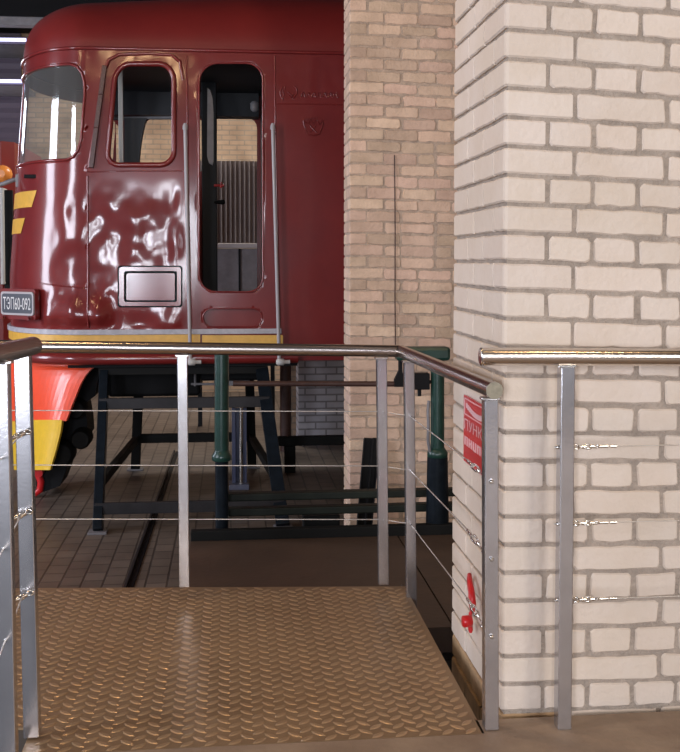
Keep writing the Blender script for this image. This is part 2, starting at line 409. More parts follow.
for k in range(-12, nrows):
    z0 = k*pitch + J; z1 = (k+1)*pitch - J
    tgt = mb if k >= 0 else mf
    frontstretch = (k % 2 == 1)
    hi = z1+zb > 2.3
    # front face
    if frontstretch: first = 0.21; step = 0.28
    else: first = 0.1287; step = 0.1385
    x = first
    while x < PW-0.02:
        xe = min(x+step, PW)
        jj = random.uniform(-0.003, 0.003)
        face_brick(mb if k >= -1 else mf, orgW, ex, ez, -ey, x+J*1.0+jj, xe-J*1.0+jj*0.5, z0+random.uniform(-.0015,.0015), z1+random.uniform(-.0015,.0015), 0.0028, 0.010, warpW, out=random.uniform(-0.001,0.003))
        x = xe
    # side face
    if frontstretch: sf = 0.125; step = 0.258
    else: sf = 0.255; step = 0.215
    x = sf
    while x < PD-0.02:
        xe = min(x+step, PD)
        if PD-xe < 0.05: xe = PD
        face_brick(tgt, orgW, ey, ez, -ex, x+0.004, xe-0.004, z0-0.0015, z1+0.0015, 0.0015, 0.004, lambda p: p, out=random.uniform(-0.001,0.002))
        x = xe
    corner_brick(tgt, orgW, ex, ey, ez, first-J, sf-0.004, z0-0.0007, z1+0.0007, 0.001, warpW, rc=0.012)
core = MB().box((PXc+0.011, PYc+0.005, ZF), (PXc+PW, PYc+PD-0.004, CZ))
pil = thing('brick_pillar', 'white painted brick pillar standing right beside the platform railing', 'pillar', (PXc+0.35, PYc+0.35, ZF))
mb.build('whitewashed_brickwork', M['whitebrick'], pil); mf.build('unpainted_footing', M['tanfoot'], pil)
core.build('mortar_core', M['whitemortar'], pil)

# --- tan clay brick pillar further back
TY = 7.8
TX = at(349.5, 300, Y=TY).x
tp = 0.0863
tz = at(349.5, 10.6, Y=TY).z
k0_ = int(math.ceil((tz-ZF)/tp))
orgT = Vector((TX, TY, tz - k0_*tp))
mb = MB(); TW = 1.35; TD = 0.39; J = 0.0062
def warpT(p):
    p = Vector(p); p.z -= 0.022*max(0.0, p.x-TX) - 0.004*noise.noise(Vector((p.x*2.5, 0.0, p.z*3.0))); return p
for k in range(0, k0_+int((CZ-tz)/tp)):
    z0 = k*tp+J; z1 = (k+1)*tp-J
    header = ((k - k0_) % 2 == 0)
    first = 0.128 if header else 0.256
    x = first
    while x < TW-0.02:
        st = 0.262 if random.random() < 0.93 else 0.131
        xe = min(x+st, TW)
        jj = random.uniform(-0.009, 0.009)
        face_brick(mb, orgT, ex, ez, -ey, x+J*1.2+jj, xe-J*1.2+jj*0.7, z0+random.uniform(-.003,.004), z1+random.uniform(-.004,.003), 0.0045, 0.014, warpT, out=random.uniform(-0.004,0.005), seg=2)
        x = xe
    sf = 0.256 if header else 0.128
    face_brick(mb, orgT, ey, ez, -ex, sf+J, TD, z0, z1, 0.002, 0.008, lambda p: p)
    corner_brick(mb, orgT, ex, ey, ez, first-J, sf-J, z0, z1, 0.003, lambda p: p, rc=0.008, out=random.uniform(-0.002,0.003))
core = MB().box((TX+0.006, TY+0.006, ZF), (TX+TW, TY+TD, CZ))
pil2 = thing('brick_pillar', 'tan clay brick pillar in the middle distance beside the maroon locomotive', 'pillar', (TX+0.65, TY+0.2, ZF))
mb.build('clay_brickwork', M['tanbrick'], pil2); core.build('mortar_core', M['tanmortar'], pil2)
wp = [at(394.5, 155, Y=TY-0.012), at(395.2, 230, Y=TY-0.012), at(395, 300, Y=TY-0.012), at(395.5, 346, Y=TY-0.012)]
tag(MB().tube(wp, 0.004, 8).build('wall_wire', M['rust']), 'thin dark wire running down the face of the tan brick pillar', 'wire')

# --- whitewashed pillar under and beyond the locomotive, with its pipe and narrow pier
FY = 13.3
a_ = at(298.5, 400, Y=FY).x
mb = MB().box((a_, FY, ZF), (a_+1.3, FY+0.5, 4.6))
tag(mb.build('brick_pillar', M['greywhite']), 'whitewashed brick pillar seen beneath the locomotive body', 'pillar')
b_ = at(288, 400, Y=13.7).x; c_ = at(299, 400, Y=13.7).x
tag(MB().box((b_, 13.85, ZF), (c_+0.3, 14.2, 4.6)).build('brick_pier', M['backbrick']), 'narrow tan brick pier just left of the whitewashed pillar', 'pier')

# ------------------------------------------------------------------ tread plate platform
PXR = feR.x
plat = thing('tread_plate_platform', 'brown worn steel tread plate platform in the foreground', 'platform', (0, 3.4, -0.1))
mb = MB()
mb.box((XL, PY0, -0.008), (PXR, 3.05, 0.0)); mb.prism([(-1.9, 3.05, -0.008), (PXR, 3.05, -0.008), (PXR, farY(PXR), -0.008), (-1.9, farY(-1.9), -0.008)], (0,0,0.008))
# raised lenticular bars, alternating in direction
px, py = 0.067, 0.054
def bar(cx, cy, ang):
    L = 0.0265; W = 0.0108; H = 0.0021
    ca, sa = math.cos(ang), math.sin(ang)
    pts = []
    prof = [(-L,0,0),(-L*.55,-W*.75,0),(0,-W,0),(L*.55,-W*.75,0),(L,0,0),(L*.55,W*.75,0),(0,W,0),(-L*.55,W*.75,0)]
    top = [(-L*.8,0,H*.8),(-L*.45,-W*.45,H),(0,-W*.55,H),(L*.45,-W*.45,H),(L*.8,0,H*.8),(L*.45,W*.45,H),(0,W*.55,H),(-L*.45,W*.45,H)]
    vs = [(cx+ca*x-sa*y, cy+sa*x+ca*y, z) for (x,y,z) in prof+top]
    fs = [[i,(i+1)%8,8+(i+1)%8,8+i] for i in range(8)]+[[8+i for i in range(8)]]
    mb.add(vs, fs, 1, False)
ny = int((farY(-1.4)-PY0)/py)+1
for j in range(ny):
    cy = PY0+0.02+j*py
    for i in range(-40, 30):
        cx = i*px + 0.01
        for (dx, dy, an) in ((0,0,math.radians(42)), (px/2, py/2, math.radians(-42))):
            X_, Y_ = cx+dx, cy+dy
            if Y_ > farY(X_)-0.02 or X_ > PXR-0.02: continue
            if Y_ < 3.07 and X_ < XL+0.02: continue
            if X_ < -1.4: continue
            bar(X_, Y_, an+random.uniform(-.03,.03))
mb.build('tread_plate', [M['plate'], M['tread']], plat)
fr_ = MB()
fr_.box((PXR-0.006, PY0, -0.13), (PXR, PY1, -0.009)); fr_.beam((-1.9, farY(-1.9)-0.004, -0.07), (PXR, farY(PXR)-0.004, -0.07), 0.12, 0.006, bev=0)
fr_.box((XL, PY0+0.002, -0.13), (XL+0.006, 3.05, -0.009)); fr_.box((-1.9, 3.05, -0.13), (XL, 3.056, -0.009))
for x_ in (-1.2, -0.4, 0.3): fr_.box((x_, PY0+0.01, -0.10), (x_+0.05, PY1-0.01, -0.009))
fr_.build('edge_frame', M['plate_edge'], plat)
sup = []
for (x_, y_) in ((-1.5, 4.0), (-0.5, 4.0), (0.6, 4.0), (0.6, 3.0)):
    MB().box((x_-0.03, y_-0.03, ZF), (x_+0.03, y_+0.03, -0.13), bev=0.004).build('leg', M['plate_edge'], plat)
br_ = MB()
br_.beam(at(35, 707, z=-0.012)+Vector((0,0.0,0)), at(26, 745, z=-0.012), 0.012, 0.006)

# ------------------------------------------------------------------ railings
def post(parent, top, bot, w=0.040):
    """square hollow-section post between two points"""
    o = MB().beam(bot, top, w, w, bev=0.0025).build('post', M['postmetal'], parent)
    s_ = MB()
    t = Vector(top); s_.box((t.x-0.027, t.y-0.016, t.z-0.002), (t.x+0.027, t.y+0.016, t.z+0.006), bev=0.002)
    s_.build('saddle_plate', M['chrome'], o)
    return o
def bolt(parent, p, d, r=0.0055):
    p = Vector(p); d = Vector(d).normalized()
    m_ = MB().tube([p-d*0.002, p+d*0.004, p+d*0.007], [r, r, r*0.5], 10)
    return m_.build('bolt', M['chrome'], parent)
def turnbuckle(parent, p, q, r=0.006):
    """eye, body frame and jaw along p -> q"""
    p = Vector(p); q = Vector(q); d = (q-p); L = d.length; d.normalize()
    s1 = d.orthogonal().normalized(); s2 = d.cross(s1)
    m_ = MB()
    # eye bolt ring at p
    def torus(c, R, rr, ax1, ax2):
        m_.tube([c + ax1*math.cos(t_)*R + ax2*math.sin(t_)*R for t_ in [2*math.pi*i/12 for i in range(13)]], rr, 6, cap=False)
    torus(p+d*0.008, 0.008, 0.003, d, s1)
    m_.tube([p+d*0.014, p+d*L*0.36], 0.0022, 6)
    a = p+d*L*0.34; b = p+d*L*0.68
    for s_ in (-1, 1): m_.tube([a+s1*0.001*s_, a+d*0.008+s1*0.007*s_, b-d*0.008+s1*0.007*s_, b+s1*0.001*s_], 0.003, 6)
    m_.tube([a-d*0.005, a+d*0.008], 0.0065, 8); m_.tube([b-d*0.008, b+d*0.005], 0.0065, 8)
    torus(b+d*0.013, 0.0065, 0.0025, d, s2)
    m_.tube([b+d*0.02, b+d*0.045], 0.005, 8); m_.tube([b+d*0.052, b+d*0.07], 0.005, 8)
    return m_.build('turnbuckle', M['chrome'], parent)
HR = 0.0243
# A: platform railing, far run and right-hand run
ra = thing('platform_railing', 'steel railing round the far and right edges of the tread plate platform', 'railing', (0, 4.18, 0))
FYR = 4.185
zrail = at(402, 351.5, Y=FYR).z
cnr = at(400.5, 351, Y=FYR); endp = at(494.5, 390.5, Y=2.85)
lft = at(34, 346.5, Y=FYR); lft2 = lft + (lft-cnr)*0.95
pts = [lft2, lft, cnr+Vector((-0.02, 0, 0)), cnr + (endp-cnr)*0.012, endp]
ha = MB().tube([lft2, cnr+Vector((0.0,0,0))], HR, 28).tube([cnr, endp], HR, 28).tube([cnr+Vector((-0.012,0,0)), cnr, cnr+(endp-cnr).normalized()*0.012], HR*1.02, 28, cap=True).build('handrail', M['brushed'], ra)
dirn = (endp-cnr).normalized()
MB().tube([endp, endp+dirn*0.0015], [HR*0.985, HR*0.985], 28).build('end_cap', M['capend'], ha)
def rail_top(u, Yp): return at(u, 360, Y=Yp)
pz = zrail-HR
pA1 = post(ra, at(182.3, 356, Y=FYR), at(184.5, 586, Y=FYR-0.0))
pA2 = post(ra, at(381.3, 358.5, Y=FYR), at(383.2, 583.5, Y=FYR))
PYi = 4.11
pA3 = post(ra, at(408.7, 362, Y=PYi), at(411.5, 640, Y=PYi))
pA4 = post(ra, at(490, 399, Y=2.905), at(490.5, 727.5, Y=2.905))
post(ra, at(-95, 352, Y=FYR), at(-95, 590, Y=FYR))
CR = 0.0021
for i, (v0, v1, v3) in enumerate(((410.5, 411.5, 416.5), (465, 466, 470.5), (519, 519.5, 524))):
    a = at(35, v0, Y=FYR); b = at(383, v1, Y=FYR); c = at(410.5, v3, Y=PYi)
    d = Vector((at(490, 600, Y=2.905).x, 2.905, c.z + (endp.z-cnr.z)*0.25))
    a2 = a+(a-b)*0.9
    cb = MB().tube([a2, b], CR, 8).tube([b, c], CR, 8)
    k1 = c + (d-c)*0.77
    cb.tube([c, k1], CR, 8)
    o = cb.build('cable', M['cable'], ra)
    turnbuckle(o, d+Vector((-0.012,0.02,0)), k1)
    fp = Vector((d.x, 2.905-0.0205, c.z))
    q = at(491.5, 481.5+77.5*i, Y=2.884)
    bolt(pA4, q, (0,-1,0), 0.0065)
    bolt(pA3, Vector((c.x+0.0, PYi-0.0205, c.z)), (0,-1,0), 0.004)
    bolt(pA2, Vector((b.x, FYR-0.0205, b.z)), (0,-1,0), 0.003)
# B: wall-side railing at the right
rb = thing('wall_railing', 'short steel railing running right along the white brick pillar', 'railing', (0.95, 2.9, 0))
hb0 = at(481, 356.5, Y=2.89); hb1 = at(700, 357.5, Y=2.89)
hb1 = hb0 + (hb1-hb0)*1.6
hb = MB().tube([hb0, hb1], 0.0252, 28).build('handrail', M['bright'], rb)
MB().tube([hb0+Vector((-0.0035,0,0)), hb0+Vector((-0.001,0,0)), hb0+Vector((0.002,0,0))], [0.021, 0.0255, 0.0258], 28).build('end_cap', M['chrome'], hb)
pB = post(rb, at(566.2, 366.5, Y=2.89), at(562.6, 727, Y=2.89), 0.0405)
post(rb, Vector((hb1.x-0.1, 2.89, hb1.z-0.025)), Vector((hb1.x-0.1, 2.89, 0.0)), 0.0405)
for v in (447, 523.5, 600):
    a = at(566, v, Y=2.895); b = Vector((hb1.x-0.1, 2.895, a.z))
    cb = MB().tube([a+Vector((0.12,0,0)), b], CR*0.8, 8).tube([a+Vector((-0.035,0,0)), a], 0.003, 8).build('cable', M['cable'], rb)
    turnbuckle(cb, a+Vector((0.022,0,0)), a+Vector((0.105,0,0)))
    bolt(cb, a+Vector((-0.024,0,0)), (-1,0,0), 0.006)
# C: railing at the left foreground
rc_ = thing('side_railing', 'steel railing at the left edge of the picture beside the platform', 'railing', (-0.58, 2.8, 0))
c0 = at(33.0, 345.8, Y=3.03); c1 = at(-4, 354.5, Y=2.56)
c2 = c0 + (c1-c0)*3.4
hc = MB().tube([c0, c2], 0.0262, 28).build('handrail', M['brushed'], rc_)
dd_ = (c0-c1).normalized()
MB().tube([c0, c0+dd_*0.006, c0+dd_*0.011], [0.0262, 0.024, 0.014], 28).build('end_cap', M['capend'], hc)
pC1 = post(rc_, at(22.8, 354.5, Y=2.985), at(32.6, 735, Y=2.985), 0.0425)
pC2 = post(rc_, at(1, 363, Y=2.62), at(9.5, 775, Y=2.62), 0.040)
for i, v in enumerate((433, 512, 592)):
    a = at(24+i*1.2, v, Y=2.985); b = at(2+i*2, v+22, Y=2.62)
    a = a+Vector((-0.005, -0.022, 0)); b = Vector((b.x, b.y, a.z+0.0))
    far = b + (b-a)*2.5
    cb = MB().tube([a+(b-a)*0.1, far], CR, 8).build('cable', M['cable'], rc_)
    turnbuckle(cb, a+Vector((0.03,-0.012,0.012)), a+Vector((-0.03,-0.05,-0.008)), 0.006)
    bolt(cb, Vector((b.x+0.0, 2.62-0.0225, b.z)), (0,-1,0), 0.003)

# ------------------------------------------------------------------ red sign and red hook on the side of the white pillar
sx = PXc - 0.008
def onside(u, v, X=sx): return at(u, v, X=X)
s00 = onside(464.3, 394.5); s10 = onside(492, 412); s01 = onside(465, 461)
ya, yb = s00.y, at(493, 420, X=sx).y
ztop = s00.z; zbot = onside(465, 461).z
sg = thing('safety_sign', 'red notice with white lettering fixed on the white pillar behind the railing post', 'sign', (sx, (ya+yb)/2, zbot))
brd = MB().box((sx-0.002, yb, zbot), (sx+0.004, ya, ztop), bev=0.001).build('board', M['red'], sg)
def sy(t): return ya + (yb-ya)*t
def sz_(t): return ztop + (zbot-ztop)*t
def sbar(m_, t0, t1, h0, h1): m_.box((sx-0.0032, sy(t0), sz_(h0)), (sx-0.001, sy(t1), sz_(h1)))
m_ = MB()
sbar(m_, 0.04, 0.96, 0.035, 0.05); sbar(m_, 0.04, 0.96, 0.27, 0.285)
sbar(m_, 0.03, 0.05, 0.035, 0.285); sbar(m_, 0.95, 0.97, 0.035, 0.285)
m_.build('border', M['signwhite'], brd)
def text_mesh(txt, parent, mt, org, exx, ezz, W, H, name='lettering', thick=0.002):
    cu = bpy.data.curves.new('lettering', 'FONT'); cu.body = txt; cu.size = 1
    o = bpy.data.objects.new('tmp', cu); COL.objects.link(o); bpy.context.view_layer.update()
    me = bpy.data.meshes.new_from_object(o.evaluated_get(bpy.context.evaluated_depsgraph_get()))
    bpy.data.objects.remove(o)
    xs = [v.co.x for v in me.vertices]; ys = [v.co.y for v in me.vertices]
    x0, x1, y0, y1 = min(xs), max(xs), min(ys), max(ys)
    exx = Vector(exx); ezz = Vector(ezz); nn = exx.cross(ezz).normalized()
    for v in me.vertices:
        a = (v.co.x-x0)/(x1-x0)*W; b = (v.co.y-y0)/(y1-y0)*H
        v.co = Vector(org) + exx.normalized()*a + ezz.normalized()*b + nn*thick
    me.materials.clear(); me.materials.append(mt)
    o = bpy.data.objects.new(name, me); COL.objects.link(o); o.parent = parent
    o.matrix_parent_inverse = parent_inv(parent)
    return o
Wd = abs(ya-yb)
HS = ztop-zbot
edir = Vector((0,-1,0)) if yb < ya else Vector((0,1,0))
text_mesh('ПУНКТ I', brd, M['signwhite'], (sx-0.0025, ya+edir.y*Wd*0.05, sz_(0.50)), edir, ez, Wd*0.9, HS*0.16, thick=0.001)
# pale swash at the top of the sign and the row of worn, unreadable marks below
m_ = MB()
for i in range(14):
    t0 = 0.1+0.058*i; h = 0.13+0.075*math.sin(math.pi*i/13.0)
    sbar(m_, t0, t0+0.06, h-0.03, h+0.045)
m_.build('swash', M['signwhite'], brd)
m_ = MB()
for i in range(6):
    t0 = 0.05+0.155*i
    sbar(m_, t0, t0+0.035, 0.61, 0.74); sbar(m_, t0+0.08, t0+0.115, 0.61, 0.74); sbar(m_, t0+0.03, t0+0.085, 0.61+0.055*(i % 3), 0.635+0.055*(i % 3))
m_.build('worn_marks', M['signwhite'], brd)

hk = thing('red_hook', 'red metal hasp with a round red plug hanging on the white pillar', 'hook', onside(471, 630))
p = [onside(469.5, 575, sx-0.012), onside(470, 583, sx-0.018), onside(471.5, 592, sx-0.02), onside(472.5, 604, sx-0.02), onside(472.5, 612, sx-0.016)]
MB().tube([onside(469, 590, sx-0.004), onside(468.7, 580, sx-0.008), p[0], p[1], p[2], p[3], p[4]], [0.005, 0.0065, 0.0075, 0.009, 0.011, 0.012, 0.007], 12).build('hasp', M['red'], hk)
q = onside(468.5, 621, sx-0.02)
MB().tube([q+Vector((-0.022,-0.004,0)), q+Vector((-0.018,-0.004,0)), q+Vector((0.008,0,0)), q+Vector((0.012,0,0))], [0.014, 0.019, 0.019, 0.014], 20).build('plug', M['red'], hk)
MB().tube([onside(470.3, 612, sx-0.012), onside(470.5, 630, sx-0.012), onside(470.8, 633, sx-0.012)], [0.005, 0.008, 0.004], 12).build('tongue', M['red'], hk)

# ------------------------------------------------------------------ locomotive
LY = 10.0; LB = 1.3; FARY = LY+2*LB
Xc = at(88, 300, Y=LY).x
ZS = at(100, 331, Y=LY).z        # top of grey band
ZG = at(200, 51, Y=LY).z         # gutter
loco = thing('locomotive', 'maroon diesel locomotive cab with a dented side and open doorway behind the railing', 'locomotive', (0, LY+LB, ZF))
def na(z):
    return 0.935 - 0.08*max(0.0, z-1.2)
def body(s, z, off=0.0):
    """point of the body shell: s<0 flat side (metres behind the nose), 0..pi nose angle, >pi far side; off = outwards"""
    if s < 0: p = Vector((Xc - s, LY, z)); n = Vector((0,-1,0))
    elif s > math.pi: p = Vector((Xc + (s-math.pi), FARY, z)); n = Vector((0,1,0))
    else:
        a = na(z)
        p = Vector((Xc - a*math.sin(s), LY + LB*(1-math.cos(s)), z)); n = Vector((-math.sin(s)*LB, -math.cos(s)*a, 0)).normalized()
    return p + n*off
def uv2s(u, v):
    """photo pixel -> (s, z) on the shell"""
    p = at(u, v, Y=LY)
    if p.x >= Xc: return (Xc-p.x, p.z)
    best = None
    for i in range(600):
        t_ = 1.25*i/600
        Yt = LY+LB*(1-math.cos(t_)); q = at(u, v, Y=Yt); e = abs(q.x - (Xc-na(q.z)*math.sin(t_)))
        if best is None or e < best[0]-1e-5: best = (e, t_, q.z)
        elif e > best[0]+0.08: break
    return (best[1], best[2])
def dent(s, z):
    """hammered, wavy side sheet"""
    x = Xc - s if s < 0 else Xc - s*1.05
    a1 = at(62, 300, Y=LY).x; a2 = at(186, 300, Y=LY).x
    z1 = at(100, 330, Y=LY).z; z2 = at(100, 178, Y=LY).z
    def sm(e0, e1, t): t = max(0, min(1, (t-e0)/(e1-e0))); return t*t*(3-2*t)
    wx = sm(a1-0.32, a1+0.12, x)*(1-sm(a2-0.12, a2-0.01, x)); wz = sm(z1, z1+0.05, z)*(1-sm(z2-0.35, z2, z))
    n1 = noise.noise(Vector((x*3.4+3.0, 0.3, z*2.6)))
    n2 = noise.noise(Vector((x*7.0, 5.1, z*5.5)))
    n3 = noise.noise(Vector((x*17.0, 9.1, z*15.0)))
    low = 1-sm(z1+0.25, z1+0.7, z)
    zt1, zt0_, zt00 = at(30,283,Y=LY).z, at(30,318,Y=LY).z, at(30,328,Y=LY).z
    bulge = 0.05*(1-sm(zt0_, zt1, z))*sm(zt00, zt0_, z)*sm(at(28,300,Y=LY).x, at(42,300,Y=LY).x, x)*(1-sm(at(95,300,Y=LY).x, at(118,300,Y=LY).x, x))
    rp = 0.0022*sm(2.55, 2.9, z)*noise.noise(Vector((x*9.0, 1.7, z*9.0)))
    base = 0.004*noise.noise(Vector((x*2.2, 2.1, z*1.6)))
    vx0, vx1, vz0, vz1 = at(116,300,Y=LY).x, at(184,300,Y=LY).x, at(150,309,Y=LY).z, at(150,264,Y=LY).z
    vq = 1-0.45*sm(vx0-0.08, vx0, x)*(1-sm(vx1, vx1+0.08, x))*sm(vz0-0.06, vz0, z)*(1-sm(vz1, vz1+0.06, z))
    # lower crumpled band round the corner
    wl = sm(at(30,300,Y=LY).x, at(45,300,Y=LY).x, x)*(1-sm(at(110,300,Y=LY).x, at(125,300,Y=LY).x, x))*(1-sm(at(30,292,Y=LY).z, at(30,284,Y=LY).z, z))
    return base + wx*wz*vq*(0.026*n1 + 0.010*n2 + 0.0012*n3) + (wl*vq*(0.014*n2+0.0040*n3)) + bulge + rp
def outline_flat(poly, Y):
    return [at(u, v, Y=Y) for (u, v) in poly]
def px_rr(u0, u1, v0, v1, r): return rrect(u0, u1, v0, v1, r)
# openings in (s, z)
op_door = [uv2s(u, v) for (u, v) in px_rr(199, 263, 63, 292, (19, 17, 15, 17))]
win_px = []
for (u, v) in px_rr(107, 174, 64, 165, (17, 17, 14, 12)):
    win_px.append((u + (9*(1-(v-64)/101.0)*(1-(u-107)/67.0)), v))
op_win = [uv2s(u, v) for (u, v) in win_px]
# front quarter window: right edge rounded, left edge runs round the nose
zt0 = uv2s(60, 65)[1]; 
s_r = uv2s(84, 100)[0]; zq_t = uv2s(70, 64)[1]; zq_b = uv2s(60, 160)[1]
def qwin():
    pts = []
    s0, s1 = 1.48, uv2s(84, 110)[0]
    n = 14
    for i in range(n+1):   # bottom, from nose to right
        t = i/n; pts.append((s0+(uv2s(66,160)[0]-s0)*t, zq_b))
    for (u, v) in ((73, 157), (78, 150), (81, 140), (82.5, 125), (83.5, 110), (85, 95), (84.5, 82), (82, 73), (77, 66.5)): pts.append(uv2s(u, v))
    for i in range(n+1):
        t = i/n; pts.append((uv2s(70,64)[0]+(s0-uv2s(70,64)[0])*t, zq_t))
    return pts
op_q = qwin()
op_slot = [uv2s(u, v) for (u, v) in px_rr(203, 262, 308.5, 327, 9)]
far = FARY
def far_s(u, v):
    p = at(u, v, Y=far); return (math.pi + (p.x-Xc), p.z)
op_fdoor = [far_s(u, v) for (u, v) in rrect(217, 257, 118, 300, (1, 10, 1, 1), 4)]
op_fwin = [far_s(u, v) for (u, v) in ((138,164),(140,150),(141,135),(144,124),(150,119),(158,118),(196,118),(203,121),(205,128),(205,168),(200,172),(145,172),(140,170))]
s_l = math.pi - 0.02
op_fq = [(math.pi-sx_, z_) for (sx_, z_) in op_q]
zfb = at(110,172,Y=far).z
op_f2 = [far_s(u, v) for (u, v) in ((104,172),(121,172),(122,160),(121,140),(118,126),(112,119.5),(104,118))]
def inside(p, poly):
    x, y = p; c = False; n = len(poly); j = n-1
    for i in range(n):
        xi, yi = poly[i]; xj, yj = poly[j]
        if (yi > y) != (yj > y) and x < (xj-xi)*(y-yi)/(yj-yi)+xi: c = not c
        j = i
    return c
def shell(s0, s1, z0, z1, ds, dz, holes, name, m, off=0.0, dents=True):
    ns = max(2, int(abs(s1-s0)/ds)); nz = max(2, int((z1-z0)/dz))
    vco = []
    for i in range(ns+1):
        for j in range(nz+1):
            p = (s0+(s1-s0)*i/ns, z0+(z1-z0)*j/nz)
            near = False
            vco.append(p)
    # constraint rim
    edges = []
    def vi(i, j): return i*(nz+1)+j
    for i in range(ns): edges += [(vi(i,0), vi(i+1,0)), (vi(i,nz), vi(i+1,nz))]
    for j in range(nz): edges += [(vi(0,j), vi(0,j+1)), (vi(ns,j), vi(ns,j+1))]
    for h in holes:
        b0 = len(vco); vco += h
        for i in range(len(h)): edges.append((b0+i, b0+(i+1) % len(h)))
    r = delaunay_2d_cdt([Vector(p) for p in vco], edges, [], 0, 1e-6)
    V, T = r[0], r[2]
    keep = []
    for t in T:
        c = (sum(V[i].x for i in t)/3, sum(V[i].y for i in t)/3)
        if any(inside(c, h) for h in holes): continue
        keep.append(list(t))
    P = [body(p.x, p.y, off + (dent(p.x, p.y) if dents and p.x < 1.2 else 0.0)) for p in V]
    mb = MB(); mb.add(P, keep, 0, True)
    return mb
xe_ = Xc - at(430, 300, Y=LY).x   # rear end of the modelled side (negative s)
ZB = at(150, 362, Y=LY).z
mbs = shell(xe_, 0.0, ZB, ZG, 0.028, 0.028, [op_door, op_win, op_slot] + ([]), 'x', None)
q_in = [p for p in op_q]
# the quarter window lies wholly on the nose (s > 0) up to s=1.48
mbn = shell(0.0, math.pi, ZB, ZG, 0.032, 0.04, [op_q, op_fq], 'x', None)
mbf = shell(math.pi, math.pi - xe_, ZB, ZG, 0.2, 0.2, [op_fdoor, op_fwin, op_f2], 'x', None, dents=False)
allb = MB()
for m_ in (mbs, mbn, mbf): allb.add(m_.v, m_.f, 0, True)
def rim(poly, depth=0.05, dn=True):
    V = []; n = len(poly)
    for (s_, z_) in poly: V.append(body(s_, z_, dent(s_, z_) if s_ < 1.2 else 0))
    for (s_, z_) in poly: V.append(body(s_, z_, -depth))
    allb.add(V, [[i, (i+1) % n, n+(i+1) % n, n+i] for i in range(n)], 0, False)
for h in (op_door, op_win, op_q): rim(h)
rim(op_slot, 0.06)
bs = allb.build('body_shell', M['maroon'], loco, weld=True)
MB().prism([body(s_, z_, -0.055) for (s_, z_) in [uv2s(u, v) for (u, v) in px_rr(201, 264, 306, 329, 9)]], (0, 0.01, 0)).build('step_recess', M['maroon'], loco)
# roof: rounded shoulder over the whole plan
def roofpt(s, ph, k=1.0):
    c = max(0.0, math.cos(ph))**0.62; sn = math.sin(ph)**0.85
    if s < 0: X_ = Xc - s; Y_ = LY + LB*(1-c)
    elif s > math.pi: X_ = Xc+(s-math.pi); Y_ = FARY - LB*(1-c)
    else:
        X_ = Xc - na(ZG)*math.sin(s)*c; Y_ = LY+LB - LB*math.cos(s)*c
    H = 0.55 + 0.15*max(0.0, min(1.0, (X_+1.75)/2.0))
    return Vector((X_, Y_, ZG + 0.012 + H*sn))
ss = [xe_ + (0-xe_)*i/40 for i in range(40)] + [math.pi*i/48 for i in range(49)] + [math.pi - xe_*i/20 for i in range(1, 21)]
nph = 22; vs = []; fs = []
for s_ in ss:
    for j in range(nph+1): vs.append(roofpt(s_, math.pi/2*j/nph))
for i in range(len(ss)-1):
    for j in range(nph): fs.append([i*(nph+1)+j, (i+1)*(nph+1)+j, (i+1)*(nph+1)+j+1, i*(nph+1)+j+1])
rf = MB().add(vs, fs, 0, True).build('roof', M['maroon_flat'], loco, weld=True)
# gutter strip
gp = [body(s_, ZG+0.004, 0.012) for s_ in ss]
MB().tube(gp, 0.016, 8).build('gutter', M['maroon'], loco)
# raised rings round window and door, frame strips
def loop_strip(poly, o1, w, t, name, m, parent, seg=8):
    """round bead following an outline on the shell"""
    pts = [body(s_, z_, o1 + (dent(s_, z_) if s_ < 1.2 else 0)) for (s_, z_) in poly]; pts.append(pts[0]); pts.append(pts[1])
    return MB().tube(pts, t, seg, cap=False).build(name, m, parent)
loop_strip(op_win, 0.004, 0, 0.026, 'window_frame', M['maroon'], loco)
loop_strip(op_door, 0.002, 0, 0.010, 'door_frame', M['maroon'], loco)
loop_strip(op_slot, 0.000, 0, 0.007, 'step_frame', M['maroon'], loco)
qf = loop_strip(op_q, 0.002, 0, 0.014, 'window_frame', M['maroon'], loco)
# glass of the quarter window following the nose
def glasspane(poly, off, parent, name='glass'):
    s0 = min(p[0] for p in poly); s1 = max(p[0] for p in poly); z0 = min(p[1] for p in poly); z1 = max(p[1] for p in poly)
    vco = []
    for i in range(31):
        for j in range(21):
            p = (s0+(s1-s0)*i/30, z0+(z1-z0)*j/20)
            if inside(p, poly): vco.append(p)
    b0 = len(vco); vco += poly
    r = delaunay_2d_cdt([Vector(p) for p in vco], [(b0+i, b0+(i+1) % len(poly)) for i in range(len(poly))], [], 0, 1e-6)
    T = [list(t) for t in r[2] if inside((sum(r[0][i].x for i in t)/3, sum(r[0][i].y for i in t)/3), poly)]
    return MB().add([body(p.x, p.y, off) for p in r[0]], T, 0, True).build(name, M['glass'], parent)
glasspane(op_q, -0.02, loco)
# outer door outline seams and drip rail over side window
def seam(pxs, r=0.008, name='seam', m='maroon', close=False, off=0.0):
    sz = [uv2s(u, v) for (u, v) in pxs]
    pts = []
    for i in range(len(sz)-1):
        for k in range(8):
            t_ = k/8; a = (sz[i][0]+(sz[i+1][0]-sz[i][0])*t_, sz[i][1]+(sz[i+1][1]-sz[i][1])*t_); pts.append(body(a[0], a[1], off+dent(*a)))
    pts.append(body(sz[-1][0], sz[-1][1], off+dent(*sz[-1])))
    return MB().tube(pts, r, 8).build(name, M[m], loco)
seam([(187, 56), (187.5, 130), (190, 328)], 0.009)
seam([(274.5, 56), (275.5, 130), (280, 331)], 0.007)
seam([(87.5, 176), (87.8, 250), (88.5, 328)], 0.010, 'weld_seam')
seam([(87.5, 172), (130, 171), (184, 171)], 0.006, 'weld_seam')
seam([(277, 104), (300, 104), (360, 105)], 0.006, 'weld_seam')
